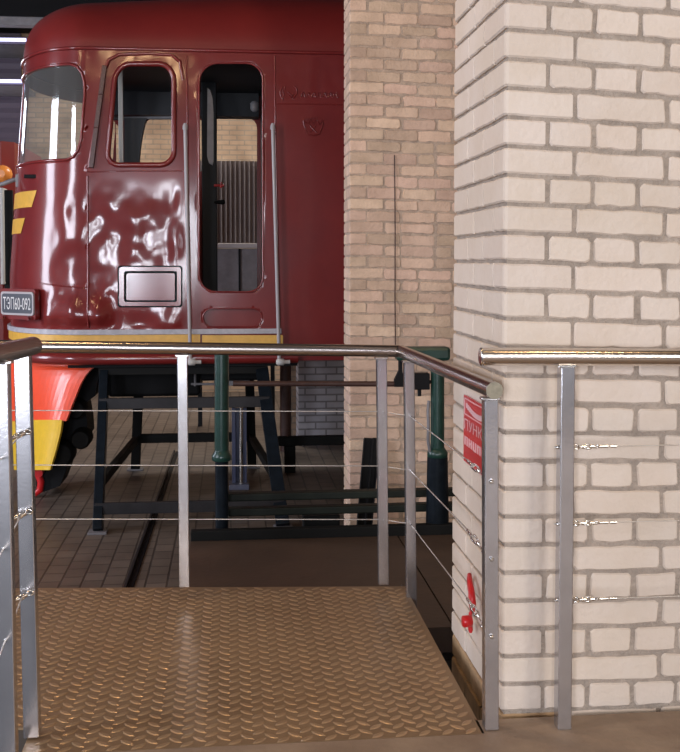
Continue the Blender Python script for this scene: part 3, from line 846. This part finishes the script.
seam([(40, 283), (60, 286), (85, 288), (88, 286)], 0.007, 'weld_seam')
hood = [(89, 168), (93, 140), (99, 105), (103, 75), (109, 60), (120, 54.5), (150, 53.5), (172, 55), (180, 62), (183, 80)]
seam(hood, 0.016, 'drip_rail', off=0.006)
# ribbed hinge strip between the two windows
hs = MB(); A = [uv2s(u, v) for (u, v) in ((105, 66), (101, 95), (96.5, 128), (91.5, 168))]
for i in range(3):
    p = body(*A[i], 0.02); q = body(*A[i+1], 0.02)
    hs.beam(p, q, 0.045, 0.03, bev=0.006)
for i in range(3):
    for k in range(5):
        t_ = (k+0.5)/5; p = body(A[i][0]+(A[i+1][0]-A[i][0])*t_, A[i][1]+(A[i+1][1]-A[i][1])*t_, 0.04)
        hs.tube([p+Vector((0,0.004,0)), p+Vector((0,-0.006,0))], 0.009, 8)
hs.build('hinge_strip', mat('worn_hinge_strip', (0.10,0.035,0.03), 0.35, vary=0.5, vscale=30), loco)
# vent panel
vp = MB()
def flat2(u, v, y=LY): return at(u, v, Y=y)
def pr(u0, u1, v0, v1, r, y, n=3): return [at(u, v, Y=y) for (u, v) in rrect(u0, u1, v0, v1, r, n)]
vp.ring(pr(119, 181, 267, 306, 3, LY-0.035), pr(124, 177, 271, 302, 2, LY-0.035), (0, 0.06, 0))
vo = vp.build('vent_frame', M['maroon'], loco)
v2 = MB().ring(pr(127, 174, 274, 299.5, 2, LY-0.026), pr(129, 172, 276, 298, 2, LY-0.026), (0, 0.03, 0)).prism(pr(123, 178, 270, 303, 2, LY-0.016), (0, 0.02, 0))
v2.build('vent_cover', M['maroon'], vo)
MB().ring(pr(117.6, 182.4, 265.6, 307.4, 3, LY-0.012), pr(119.2, 180.8, 267.2, 305.8, 3, LY-0.012), (0, 0.03, 0)).ring(pr(123.8, 177.2, 270.8, 302.2, 2, LY-0.020), pr(126.2, 174.8, 273.2, 300.3, 2, LY-0.020), (0, 0.01, 0)).build('vent_gap_line', M['black'], vo)  # dark of the recess gaps put in as thin black rings
# grey band, yellow band, yellow step box, bottom tube
def band(u0, u1, v0, v1, off, th, name, m, extra=0.0):
    z1 = at(150, v0, Y=LY).z; z0 = at(150, v1, Y=LY).z
    sa = extra; sb = Xc - at(u1, 300, Y=LY).x
    n = 60; V = []; Fc = []
    for i in range(n+1):
        s_ = sa+(sb-sa)*i/n
        V += [body(s_, z0, off-th), body(s_, z0, off), body(s_, z1, off), body(s_, z1, off-th)]
    for i in range(n):
        for k in range(4): Fc.append([i*4+k, i*4+(k+1) % 4, (i+1)*4+(k+1) % 4, (i+1)*4+k])
    Fc += [[0,1,2,3], [n*4+3, n*4+2, n*4+1, n*4]]
    return MB().add(V, Fc).build(name, M[m], loco)
band(0, 281, 329.3, 334.2, 0.03, 0.05, 'grey_band', 'greyband', 2.6)
band(0, 200, 334.6, 343.5, 0.02, 0.04, 'yellow_band', 'yellow', 2.6)
MB().prism(pr(202, 283, 335.2, 344, 1, LY-0.03), (0, 0.06, 0)).build('door_step', M['yellow'], loco)
bt = [body(s_, at(150, 358.5, Y=LY).z, 0.0) for s_ in [-(at(298,300,Y=LY).x-Xc) + (at(298,300,Y=LY).x-Xc+2.6)*i/60 for i in range(61)]]
MB().tube(bt, 0.058, 14).build('sill_tube', M['maroon'], loco)
dk = MB()
dk.box((Xc-0.2, LY+0.06, at(150,352,Y=LY).z-0.15), (at(298,300,Y=LY).x, FARY-0.1, at(150,352,Y=LY).z)).build('floor_frame', M['black'], loco)
# handrails with pegs
for (ua, va, ub, vb) in ((185.2, 128, 190.4, 362), (272.8, 128, 279.3, 362)):
    y_ = LY-0.09
    a = at(ua, va, Y=y_); b = at(ub, vb, Y=y_)
    m_ = MB().tube([a, b], 0.017, 14).tube([a+Vector((0,0,-0.012)), a+Vector((0,0,0.02)), a+Vector((0,0,0.045))], [0.026, 0.024, 0.012], 12)
    m_.tube([a+(b-a)*0.02, a+(b-a)*0.02+Vector((0,0.12,0))], 0.012, 10).tube([a+(b-a)*0.97, a+(b-a)*0.97+Vector((0,0.12,0))], 0.012, 10)
    o = m_.build('handrail', M['greyrail'], loco)
    MB().tube([b+Vector((-0.03,0,0)), b+Vector((-0.01,0,0)), b+Vector((0.04,0,0)), b+Vector((0.05,0,0)), b+Vector((0.1,0,0))], [0.02, 0.034, 0.034, 0.02, 0.02], 12).build('rail_foot', M['cream'], o)
# yellow flashes on the nose
def decal(pxpoly, name, m, off=0.006):
    poly = [uv2s(u, v) for (u, v) in pxpoly]
    n = 12
    s_min = None
    # rows between lower and upper polylines
    return poly
def flash(u_l, u_r, v0, v1, slant, name):
    z1 = uv2s((u_l+u_r)/2, v0)[1]; z0 = uv2s((u_l+u_r)/2, v1)[1]
    sr1 = uv2s(u_r, v0)[0]; sr0 = uv2s(u_r-slant, v1)[0]; sl = 1.5
    n = 20; V = []; Fc = []
    for j in range(9):
        t_ = j/8; z_ = z0+(z1-z0)*t_; sr = sr0+(sr1-sr0)*t_
        for i in range(n+1): V.append(body(sl+(sr-sl)*i/n, z_, 0.006+dent(sr, z_)))
    for j in range(8):
        for i in range(n): Fc.append([j*(n+1)+i, j*(n+1)+i+1, (j+1)*(n+1)+i+1, (j+1)*(n+1)+i])
    return MB().add(V, Fc, 0, True).build(name, M['yellow'], loco)
flash(13, 37, 191.5, 207.5, 5, 'yellow_flash'); flash(13, 25.5, 218.5, 233.5, 4, 'yellow_flash')
# number plate on the front corner
NY = 10.42
ax = (at(35.5, 303, Y=10.1) - at(1.0, 303, Y=NY)); ax.z = 0; Wn = ax.length; axn = ax.normalized()
n_ = axn.cross(Vector((0,0,1))).normalized()
O = at(1.0, 317, Y=NY); Hn = at(1.0, 290, Y=NY).z - O.z
def np_(a, b, d=0): return O + ax*a + Vector((0,0,Hn*b)) - n_*d*(-1)
def npl(a0, a1, b0, b1, r, d, asp): return [np_(x, y/asp, d) for (x, y) in rrect(a0, a1, b0*asp, b1*asp, r, 4)]
asp = Hn/Wn
hold = MB().prism(npl(0.0, 1.0, -0.06, 1.06, 0.06, 0.0, asp), -n_*0.05).build('plate_holder', M['maroon'], loco)
nb = MB().prism(npl(0.07, 0.95, 0.14, 0.9, 0.05, 0.014, asp), -n_*0.014).build('number_plate', M['platebg'], hold)
MB().ring(npl(0.04, 0.98, 0.1, 0.95, 0.06, 0.016, asp), npl(0.075, 0.945, 0.17, 0.88, 0.05, 0.016, asp), -n_*0.016).build('plate_rim', M['greyrail'], hold)
text_mesh('ТЭП60-092', nb, M['letter'], np_(0.11, 0.3, 0.014), ax, ez, Wn*0.79, Hn*0.46, 'lettering', thick=0.003)
bx = MB()
for a_q in (0.12, 0.86):
    c_q = np_(a_q, 0.0, 0.02); bx.tube([c_q, c_q+n_*0.02], 0.02, 8)
bx.build('plate_bolt', M['maroon'], hold)
# raised crown crest and script on the side
def wirepx(pts, r, y=LY-0.004):
    return [at(u, v, Y=y) for (u, v) in pts], r
cr = MB()
crown = [(303.5, 121), (305, 128), (307.5, 134.5), (314, 135.6), (319.5, 134), (322, 127.5), (323.3, 121), (319.5, 124.5), (316, 119), (313.5, 124), (310.5, 119.5), (308.5, 124), (303.5, 121)]
cr.tube([at(u, v, Y=LY-0.004) for (u, v) in crown], 0.006, 6)
for (u, v) in ((303.5,120), (307.5,118.7), (310.8,118), (314,118), (317,116.8), (321,119.5)):
    p = at(u, v, Y=LY-0.008); cr.tube([p, p+Vector((0,0.012,0))], 0.009, 8)
cr.tube([at(u, v, Y=LY-0.004) for (u, v) in ((310,125),(313,129),(316.5,132.5))], 0.005, 6); cr.tube([at(u, v, Y=LY-0.004) for (u, v) in ((316,125),(313,129),(310,132.5))], 0.005, 6)
cr.build('crown_crest', M['maroon'], loco)
sc_ = MB()
def stroke(pts): sc_.tube([at(u, v, Y=LY-0.003) for (u, v) in pts], 0.006, 6)
stroke([(282,87),(280.3,91),(280.6,96),(283,100)]); stroke([(283,90),(283.6,94),(283.2,98)]); stroke([(285,86.5),(284.5,90)])
stroke([(294,86),(296.8,89),(297,93),(294.5,97),(292.5,98.5)]); stroke([(288,92),(290,94),(292.5,95.5)]); stroke([(289,95.5),(291.5,97.5),(293.5,94)])
for i in range(7):
    u = 301+i*5.4; stroke([(u, 97), (u+0.8, 93.5), (u+2.6, 92.6), (u+3.2, 96), (u+4.6, 97.4)])
sc_.build('raised_script', M['maroon'], loco)
# orange snow plough with yellow lower skirt
def skirt(outl, name, m, y0, th, tilt=0.0):
    return MB().prism([at(u, v, Y=y0+(v-364)*tilt) for (u, v) in outl], (0, th, 0)).build(name, m, loco)
pl = MB()
def ruled(rows, n=16):
    V = []; Fc = []
    for (ul, ur, v) in rows:
        for i in range(n+1):
            t_ = i/n; u = ur + (ul-ur)*t_
            y = LY+0.18 + 0.75*max(0, (t_))**1.7
            V.append(at(u, v, Y=y))
    for j in range(len(rows)-1):
        for i in range(n): Fc.append([j*(n+1)+i, j*(n+1)+i+1, (j+1)*(n+1)+i+1, (j+1)*(n+1)+i])
    m_ = len(V); V2 = [p+Vector((0.012,0.04,0)) for p in V]
    F2 = [[k+m_ for k in f] for f in Fc]
    rim_ = []
    R = len(rows)
    for i in range(n): rim_ += [[i, i+1, m_+i+1, m_+i], [(R-1)*(n+1)+i, (R-1)*(n+1)+i+1, m_+(R-1)*(n+1)+i+1, m_+(R-1)*(n+1)+i]]
    for j in range(R-1): rim_ += [[j*(n+1), (j+1)*(n+1), m_+(j+1)*(n+1), m_+j*(n+1)], [j*(n+1)+n, (j+1)*(n+1)+n, m_+(j+1)*(n+1)+n, m_+j*(n+1)+n]]
    return MB().add(V+V2, Fc+F2+rim_, 0, False)
ruled([(8, 98, 361), (8, 96, 366), (8, 90, 370), (8, 85, 376), (8, 80.5, 384), (8, 76.5, 394), (9, 72, 405), (10, 66, 421)]).build('plough', M['orange'], loco)
ruled([(12, 62, 420), (12, 60.5, 432), (13, 56, 450), (14, 50, 470)]).build('plough_skirt', M['yellow2'], loco)
# dark running gear behind the plough, round-cornered
rg = MB()
rg.prism([at(u, v, Y=LY+0.7) for (u, v) in ((44, 358), (112, 358), (104, 366), (98, 380), (95, 396), (84, 404), (87, 420), (88, 436), (82, 446), (70, 452), (66, 470), (60, 486), (44, 492), (36, 486), (36, 420))], (0, 0.5, 0))
rg.build('running_gear', M['black'], loco)
for (u, v, r) in ((80, 440, 0.10), (60, 455, 0.13), (75, 410, 0.10)):
    p = at(u, v, Y=LY+0.5); MB().tube([p, p+Vector((0,0.04,0)), p+Vector((0,0.24,0))], [r*0.8, r, r], 20).build('air_cylinder', M['darkbeam'], loco)
wr = MB(); wc = at(20, 420, Y=LY+1.0)
# red hose coupling
h1 = [at(u, v, Y=LY+0.62) for (u, v) in ((34,470),(38,474),(41,482),(40,490),(35,494),(30,490))]
MB().tube(h1, 0.035, 12).build('coupling_hose', M['red'], loco)
p = at(38, 473, Y=LY+0.55); MB().tube([p, p+Vector((0,0.1,0))], 0.045, 14).build('hose_coupling', M['red'], loco)
# under-body boxes
ub = MB()
z_ub = at(200, 396, Y=LY+0.9).z
ub.box((at(108,380,Y=LY+.9).x, LY+0.9, z_ub), (at(200,380,Y=LY+.9).x, FARY-0.3, ZB+0.02), bev=0.03)
ub.box((at(200,380,Y=LY+.6).x, LY+0.6, at(200,381,Y=LY+0.6).z), (at(268,380,Y=LY+.6).x, FARY-0.3, ZB+0.02), bev=0.02)
ub.build('under_body_box', M['black'], loco)
MB().box(at(214, 386, Y=LY+.5), at(250, 380.5, Y=LY+.5)+Vector((0,0.1,0)), bev=0.005).build('brake_rod', M['steelgrey'], loco)
g_ = MB(); g_.tube([at(191,384,Y=LY+.5), at(215,384,Y=LY+.5)], 0.012, 8).tube([at(195,372,Y=LY+.5), at(195,386,Y=LY+.5)], 0.012, 8)
g_.build('brake_rod', M['steelgrey'], loco)
# cab interior: floor, dark linings, bulkhead, door leaf, posts
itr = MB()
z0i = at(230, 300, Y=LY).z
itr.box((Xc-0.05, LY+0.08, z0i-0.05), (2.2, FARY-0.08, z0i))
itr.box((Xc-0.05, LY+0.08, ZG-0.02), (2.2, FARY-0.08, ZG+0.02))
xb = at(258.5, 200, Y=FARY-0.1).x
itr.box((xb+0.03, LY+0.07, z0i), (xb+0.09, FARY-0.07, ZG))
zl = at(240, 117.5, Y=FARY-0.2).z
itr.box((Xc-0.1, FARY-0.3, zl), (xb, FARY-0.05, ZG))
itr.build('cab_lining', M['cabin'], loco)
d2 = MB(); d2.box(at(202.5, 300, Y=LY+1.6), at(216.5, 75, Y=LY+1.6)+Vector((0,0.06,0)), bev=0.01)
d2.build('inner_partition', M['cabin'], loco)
MB().prism([at(u, v, Y=LY+0.35) for (u, v) in ((207.5,88),(210,90),(212.5,98),(213.5,112),(213.5,160),(212.5,165),(209,163),(207,156))], (0,0.03,0)).build('door_leaf_edge', M['steelgrey'], loco)
MB().box(at(118.8, 170, Y=LY+0.5), at(122.6, 70, Y=LY+0.5)+Vector((0,0.04,0)), bev=0.004).build('window_post', M['cream'], loco)
tb = MB().tube([at(108,118.5,Y=LY+1.7), at(176,117.5,Y=LY+1.7)], 0.02, 8)
tb.build('cab_rail', M['steelgrey'], loco)
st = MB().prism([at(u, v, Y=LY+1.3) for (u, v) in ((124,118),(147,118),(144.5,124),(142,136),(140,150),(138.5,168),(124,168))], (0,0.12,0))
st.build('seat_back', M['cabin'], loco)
MB().tube([at(214,185.5,Y=LY+1.5), at(224,185.5,Y=LY+1.5)], 0.014, 8).tube([at(221,182,Y=LY+1.5), at(221,188,Y=LY+1.5)], 0.01, 8).build('brake_handle', M['red'], loco)
MB().tube([at(214,202,Y=LY+1.5), at(222.5,202,Y=LY+1.5), at(225,202,Y=LY+1.5)], [0.012,0.03,0.02], 10).build('control_knob', M['black'], loco)
pb = at(254.5, 107, Y=LY+1.0)
MB().tube([pb+Vector((0,0,-0.05)), pb+Vector((0,0,-0.03)), pb+Vector((0,0,0.04)), pb+Vector((0,0,0.06))], [0.02,0.04,0.045,0.02], 14).build('reflection_spot', M['steelgrey'], loco)  # grey drum put in to stand for a blue reflection in the doorway
# mirror bracket at the nose
br = MB().tube([at(-8, 187, Y=10.75), at(4, 183.5, Y=10.72), at(13, 180, Y=10.7), at(18, 179, Y=10.72)], 0.022, 10)
br.box(at(15.5, 187, Y=10.68), at(21, 174, Y=10.68)+Vector((0,0.06,0)), bev=0.006)
br.build('mirror_bracket', M['steelgrey'], loco)
MB().box(at(24, 178, Y=10.25), at(41, 174.5, Y=10.25)+Vector((0,0.05,0)), bev=0.004).build('vent_slot', M['black'], loco)

# ------------------------------------------------------------------ things behind the locomotive
Yp = 15.0
rp = thing('ribbed_partition', 'ribbed grey brown metal partition seen through the cab doorway', 'partition', (at(235,250,Y=Yp).x, Yp, ZF))
m_ = MB(); x0 = at(196,200,Y=Yp).x; x1 = at(275,200,Y=Yp).x; zt_ = at(235,161,Y=Yp).z; zm_ = at(235,243,Y=Yp).z
m_.box((x0, Yp, zm_), (x1, Yp+0.05, zt_)); m_.build('sheet', M['ribpanel'], rp)
nb_ = 17
rb_m = MB()
for i in range(nb_):
    x = x0+(x1-x0)*(i+0.5)/nb_; rb_m.box((x-0.006, Yp-0.03, zm_), (x+0.006, Yp, zt_), bev=0.002)
rb_m.build('rib', mat('rib_edge', (0.27,0.23,0.21), 0.6), rp)
zbp = at(235, 345, Y=Yp).z
MB().box((x0, Yp-0.02, zbp), (x1, Yp+0.1, zm_-0.08), bev=0.01).build('base_panel', M['steelgrey'], rp)
for x_ in (x0+0.04, x1-0.04): MB().box((x_-0.03, Yp+0.0, ZF), (x_+0.03, Yp+0.06, zbp), bev=0.004).build('leg', M['black'], rp)
MB().box((x0, Yp-0.06, zm_-0.075), (x1, Yp+0.1, zm_-0.005), bev=0.01).build('cap_rail', M['greyrail'], rp)
MB().box((at(239.5,250,Y=Yp).x-0.015, Yp-0.035, zbp), (at(239.5,250,Y=Yp).x+0.015, Yp-0.021, zm_-0.08)).build('centre_strip', M['black'], rp)
rpipe = at(289, 400, Y=12.9)
tag(MB().tube([(rpipe.x-0.04, 12.95, ZF+0.0), (rpipe.x-0.04, 12.95, 0.28)], 0.07, 14).build('brown_post', M['rust']), 'thick rusty brown upright post beside the narrow tan pier', 'post')

# fluorescent tubes and beam, top left
for (v, yy) in ((39.5, 17.5), (81, 17.5)):
    lt = thing('tube_light', 'upper of the two bright tube lights at the top left' if v < 50 else 'lower of the two bright tube lights at the top left', 'light', at(0, v, Y=yy), 'tube lights beyond the locomotive')
    a = at(-60, v-0.6, Y=yy); b = at(26, v+0.4, Y=yy)
    MB().tube([a, b], 0.028, 12).build('tube', M['tube'], lt)
    MB().box(a+Vector((-0.05, 0.05, -0.05)), b+Vector((0.05, 0.12, 0.05)), bev=0.01).build('fitting', M['purplewall'], lt)
    MB().box((a.x+0.1, yy+0.12, a.z-0.03), (b.x-0.1, 18.85, a.z+0.03)).build('bracket', M['steelgrey'], lt)
bb = at(-40, 15, Y=16.0); bc = at(60, 26, Y=16.0)
tag(MB().box((bb.x-3, 16.0, bc.z), (bc.x+2.6, 16.2, bb.z), bev=0.01).build('roof_beam', M['steelgrey']), 'grey steel roof beam above the tube lights at top left', 'beam')

# second railcar glimpsed at the far left
rv = thing('railcar', 'dark maroon railcar front with orange lamp glimpsed at the left edge', 'railcar', (at(-30,300,Y=15).x, 15, ZF))
xl = at(13, 200, Y=14.6).x
MB().prism([(xl-2.4, 14.6, ZF+0.3), (xl-0.15, 14.6, ZF+0.3), (xl, 14.75, ZF+0.3), (xl, 16.8, ZF+0.3), (xl-2.4, 16.8, ZF+0.3)], (0,0,at(10,141,Y=14.6).z-ZF-0.3)).build('car_body', M['maroon_flat'], rv)
p = at(2.5, 174, Y=14.55); MB().tube([p+Vector((0,0.06,0)), p, p+Vector((0,-0.05,0)), p+Vector((0,-0.08,0))], [0.12,0.12,0.1,0.05], 18).build('lamp', M['orangelamp'], rv)
MB().tube([at(1.8,188,Y=14.4), at(3,284,Y=14.4)], 0.03, 10).tube([at(1.8,189,Y=14.4), at(1.8,189,Y=14.4)+Vector((0,0.25,0))], 0.02, 8).tube([at(3,283,Y=14.4), at(3,283,Y=14.4)+Vector((0,0.25,0))], 0.02, 8).build('handrail', M['cream'], rv)
MB().box(at(4.5, 300, Y=14.5), at(12, 190, Y=14.5)+Vector((0,0.09,0)), bev=0.01).build('side_door', M['black'], rv)
for dx_ in (-2.0, -0.6):
    MB().tube([(xl+dx_, 14.9, ZF+0.42), (xl+dx_, 15.05, ZF+0.42)], 0.42, 24).build('wheel', M['black'], rv)

# ------------------------------------------------------------------ trestle under the cab
tr_ = thing('steel_trestle', 'blue black steel trestle with splayed legs standing under the locomotive cab', 'trestle', (at(190,500,Y=9).x, 9.5, ZF))
FYt = at(98, 533, z=ZF).y
zfl = at(150,352,Y=LY).z-0.15-0.045
tops = (at(104.5, 366, Y=LY+0.15), at(262, 366, Y=LY+0.15))
for t in tops: t.z = zfl
bots = (at(98, 533, Y=FYt), at(283, 529, Y=FYt))
for i, (t, b) in enumerate(zip(tops, bots)):
    b.z = ZF+0.015
    lg = MB().beam(b, t, 0.082 if i == 0 else 0.12, 0.12, bev=0.006).build('leg', M['blueblack'], tr_)
    MB().box((b.x-0.08, b.y-0.07, ZF), (b.x+0.08, b.y+0.07, ZF+0.02), bev=0.004).build('foot_plate', M['steelgrey'], lg)
BYt = at(132, 470, z=ZF).y
bt_ = [at(135.5, 470, Y=BYt), at(252, 470, Y=BYt)]
bb_ = [at(140, 366, Y=BYt-0.4), at(249, 366, Y=BYt-0.4)]
for t in bb_: t.z = zfl
for i in range(2):
    b = bt_[i]; t = bb_[i]; b.z = ZF+0.015
    lg = MB().beam(b, t, 0.10, 0.10, bev=0.006).build('leg', M['darkbeam'], tr_)
    MB().box((b.x-0.09, b.y-0.07, ZF), (b.x+0.09, b.y+0.07, ZF+0.02), bev=0.004).build('foot_plate', M['steelgrey'], lg)
def lerp_leg(t, b, v):  # point on a leg at photo row v
    best = min((abs(at(0, v, Y=(b+(t-b)*k/200).y).z-(b+(t-b)*k/200).z), k) for k in range(201))[1]
    return b+(t-b)*best/200
M['trestlebar'] = mat('grey_brown_bar', (0.028, 0.026, 0.028), 0.5, spec=0.25, vary=0.4, vscale=5)
for (v, h) in ((404.5, 0.10), (510.5, 0.10)):
    a = lerp_leg(tops[0], bots[0], v); b = lerp_leg(tops[1], bots[1], v)
    MB().box((a.x-0.03, a.y-0.055, a.z-h/2), (b.x+0.03, a.y-0.005, a.z+h/2), bev=0.004).build('cross_bar', M['trestlebar'], tr_)
for v in (441,):
    a = lerp_leg(bb_[0], bt_[0], v); b = lerp_leg(bb_[1], bt_[1], v)
    MB().box((a.x-0.03, a.y-0.03, a.z-0.05), (b.x+0.03, a.y+0.03, a.z+0.05), bev=0.004).build('cross_bar', M['darkbeam'], tr_)
for i in range(2):
    a = bots[i]+(tops[i]-bots[i])*0.28; b = bt_[i]+(bb_[i]-bt_[i])*0.28
    MB().beam(a, b, 0.06, 0.08, side=Vector((0,0,1))).build('side_bar', M['darkbeam'], tr_)
MB().box((tops[0].x-0.05, tops[0].y-0.06, tops[0].z-0.03), (tops[1].x+0.05, bb_[0].y+0.06, tops[0].z+0.04), bev=0.005).build('top_plate', M['darkbeam'], tr_)

# dark long beam across the floor behind the trestle (between trestle and tan pillar)
p = at(272, 441, Y=11.6); q = at(350, 445, Y=11.6)
tag(MB().box((p.x, 11.6, q.z+0.0), (q.x+1.5, 11.7, p.z+0.04), bev=0.006).build('floor_rail', M['darkbeam']), 'long black rail running along the hall under the locomotive', 'rail')
for o_x in (p.x+0.2, q.x+0.1):
    tag(MB().box((o_x-0.06, 11.58, ZF), (o_x+0.06, 11.72, q.z), bev=0.005).build('rail_chair', M['darkbeam']), ('left' if o_x < q.x else 'right')+' of two black support blocks beneath the long black rail', 'block')

# small blue jack stand
JY = at(238, 488, z=ZF).y
js = thing('jack_stand', 'small blue grey jack stand with square end plates under the cab', 'jack stand', at(238, 488, Y=JY))
MB().box(at(230, 407, Y=JY-0.06), at(262, 402.5, Y=JY-0.06)+Vector((0,0.22,0)), bev=0.004).build('top_plate', M['blueblack'], js)
z__ = at(238,488,Y=JY).z
b1 = at(229, 488, Y=JY-0.1); b2 = at(249, 484.5, Y=JY-0.1); b1.z = ZF
MB().box(b1, b2+Vector((0,0.24,0)), bev=0.004).build('base_plate', mat('blue_grey_steel', (0.10,0.11,0.16), 0.4), js)
jm = MB(); jm.box(at(232, 484, Y=JY), at(235.5, 408, Y=JY)+Vector((0,0.14,0)), bev=0.003); jm.box(at(243, 484, Y=JY), at(246.5, 408, Y=JY)+Vector((0,0.14,0)), bev=0.003); jm.box(at(235, 484, Y=JY+0.06), at(243.5, 408, Y=JY+0.06)+Vector((0,0.02,0)))
jm.build('column', mat('blue_steel', (0.06,0.07,0.13), 0.3), js)
MB().tube([at(241, 484, Y=JY-0.02), at(241, 408, Y=JY-0.02)], 0.02, 10).build('screw', M['chrome'], js)

# floor track strip in the paving
a = at(176, 452, z=ZF); b = at(127, 592, z=ZF)
d_ = (b-a); b = b + d_*0.1
m_ = MB(); tk = thing('floor_track', 'narrow steel strip with a dark groove set in the block floor', 'track', b)
MB().beam(a+Vector((-0.02,0,0.012)), b+Vector((-0.02,0,0.012)), 0.022, 0.03, side=Vector((0,0,1))).build('strip', M['trestlebar'], tk)
MB().beam(a+Vector((0.016,0,0.004)), b+Vector((0.016,0,0.004)), 0.04, 0.012, side=Vector((0,0,1))).build('groove', M['black'], tk)

# ------------------------------------------------------------------ green standpipes and barrier beams
SY = 6.45
def standpipe(u, v0, v1, v2, dw, label, flange_w, basew, Yq=SY, leanpx=0):
    root = thing('green_standpipe', label, 'standpipe', at(u, v2, Y=Yq))
    k = Yq/1050.0
    top = at(u+leanpx, v0, Y=Yq); mid = at(u, v1, Y=Yq); bot = at(u, v2, Y=Yq); bot.z = ZF
    MB().tube([mid, top], dw*k/2, 20).build('pipe', M['green'], root)
    MB().tube([mid+Vector((0,0,-0.035)), mid+Vector((0,0,-0.028)), mid+Vector((0,0,0.0)), mid+Vector((0,0,0.018)), mid+Vector((0,0,0.03))], [flange_w*k/2*0.86, flange_w*k/2, flange_w*k/2, flange_w*k/2*0.8, dw*k/2], 24).build('flange', M['green'], root)
    MB().tube([bot, bot+Vector((0,0,0.02)), mid+Vector((0,0,-0.03))], [basew[1]*k/2, basew[1]*k/2, basew[0]*k/2], 20).build('base_pipe', M['blueblack'], root)
    return root, k
r1, k = standpipe(221.7, 352, 455, 532, 14.5, 'green painted standpipe with flange in front of the blue black trestle', 20, (13.5, 13.5))
r2, k = standpipe(437.5, 360, 452, 532, 14, 'green painted standpipe topped by a box, beside the white pillar', 21, (21, 28))
a = at(397, 361.5, Y=SY-0.06); b = at(451, 347, Y=SY-0.06)
MB().box(a, b+Vector((0,0.12,0)), bev=0.02).build('head_box', M['green'], r2)
MB().box(at(413, 390, Y=SY-0.03), at(430, 373.5, Y=SY-0.03)+Vector((0,0.08,0)), bev=0.004).tube([at(419.5,389,Y=SY), at(419.5,396,Y=SY)], 0.012, 8).build('switch_box', M['black'], r2)
MB().tube([at(430,382,Y=SY), at(437,382,Y=SY)], 0.012, 8).build('arm', M['black'], r2)
MB().tube([at(429,401,Y=SY-0.03), at(428,410,Y=SY-0.05), at(428.5,425,Y=SY-0.04), at(428,440,Y=SY-0.05), at(430,452,Y=SY-0.02)], 0.010, 8).build('chain', M['steelgrey'], r2)
hp = thing('brown_pipe', 'horizontal rusty brown pipe with a hanging bracket in front of the tan pillar', 'pipe', at(350, 384, Y=SY))
MB().tube([at(233, 383.5, Y=SY+0.0)+Vector((0,0.0,0)), at(405, 384, Y=SY)], 0.017, 12).build('pipe', M['rust'], hp)
MB().prism([at(u, v, Y=SY-0.03) for (u, v) in ((399.5,354),(402.5,354),(402.5,372),(405.5,379),(406,387),(394.5,387),(395,380),(399.5,371))], (0,0.05,0)).build('bracket', M['black'], hp)
for (va, vb, tone) in ((489, 502, 'upper'), (503.5, 517, 'lower')):
    a = at(227, vb, Y=SY+0.08); b = at(463, va, Y=SY+0.08)
    tag(MB().box(a, b+Vector((0,0.08,0)), bev=0.008).build('barrier_beam', M['greenblack']), tone+' of two dark green beams running between the standpipes', 'beam')
a = at(303, 538, Y=SY+0.2); b = at(340, 515, Y=SY+0.2); a.z = ZF
tag(MB().box(a, b+Vector((0,0.1,0)), bev=0.01).build('timber_block', M['darkbeam']), 'black block under the dark green beams near the tan pillar', 'block')
# black channels leaning on the tan pillar
for (ut, ub, w_) in ((368, 359, 8), (376, 366, 6)):
    t = at(ut, 438, Y=TY-0.06); b = at(ub-3, 545, Y=TY-0.30); b.z = ZF
    m_ = MB().beam(b, t, w_*TY/1050, 0.012, bev=0.002)
    sx_ = w_*TY/1050/2
    m_.beam(b+Vector((-sx_,-0.02,0)), t+Vector((-sx_,-0.02,0)), 0.008, 0.04, bev=0.002).beam(b+Vector((sx_,-0.02,0)), t+Vector((sx_,-0.02,0)), 0.008, 0.04, bev=0.002)
    tag(m_.build('steel_channel', M['black']), ('wider left' if w_ == 8 else 'narrower right')+' of two black steel channels leaning on the tan pillar', 'steel bar', 'steel channels leaning on the tan pillar')
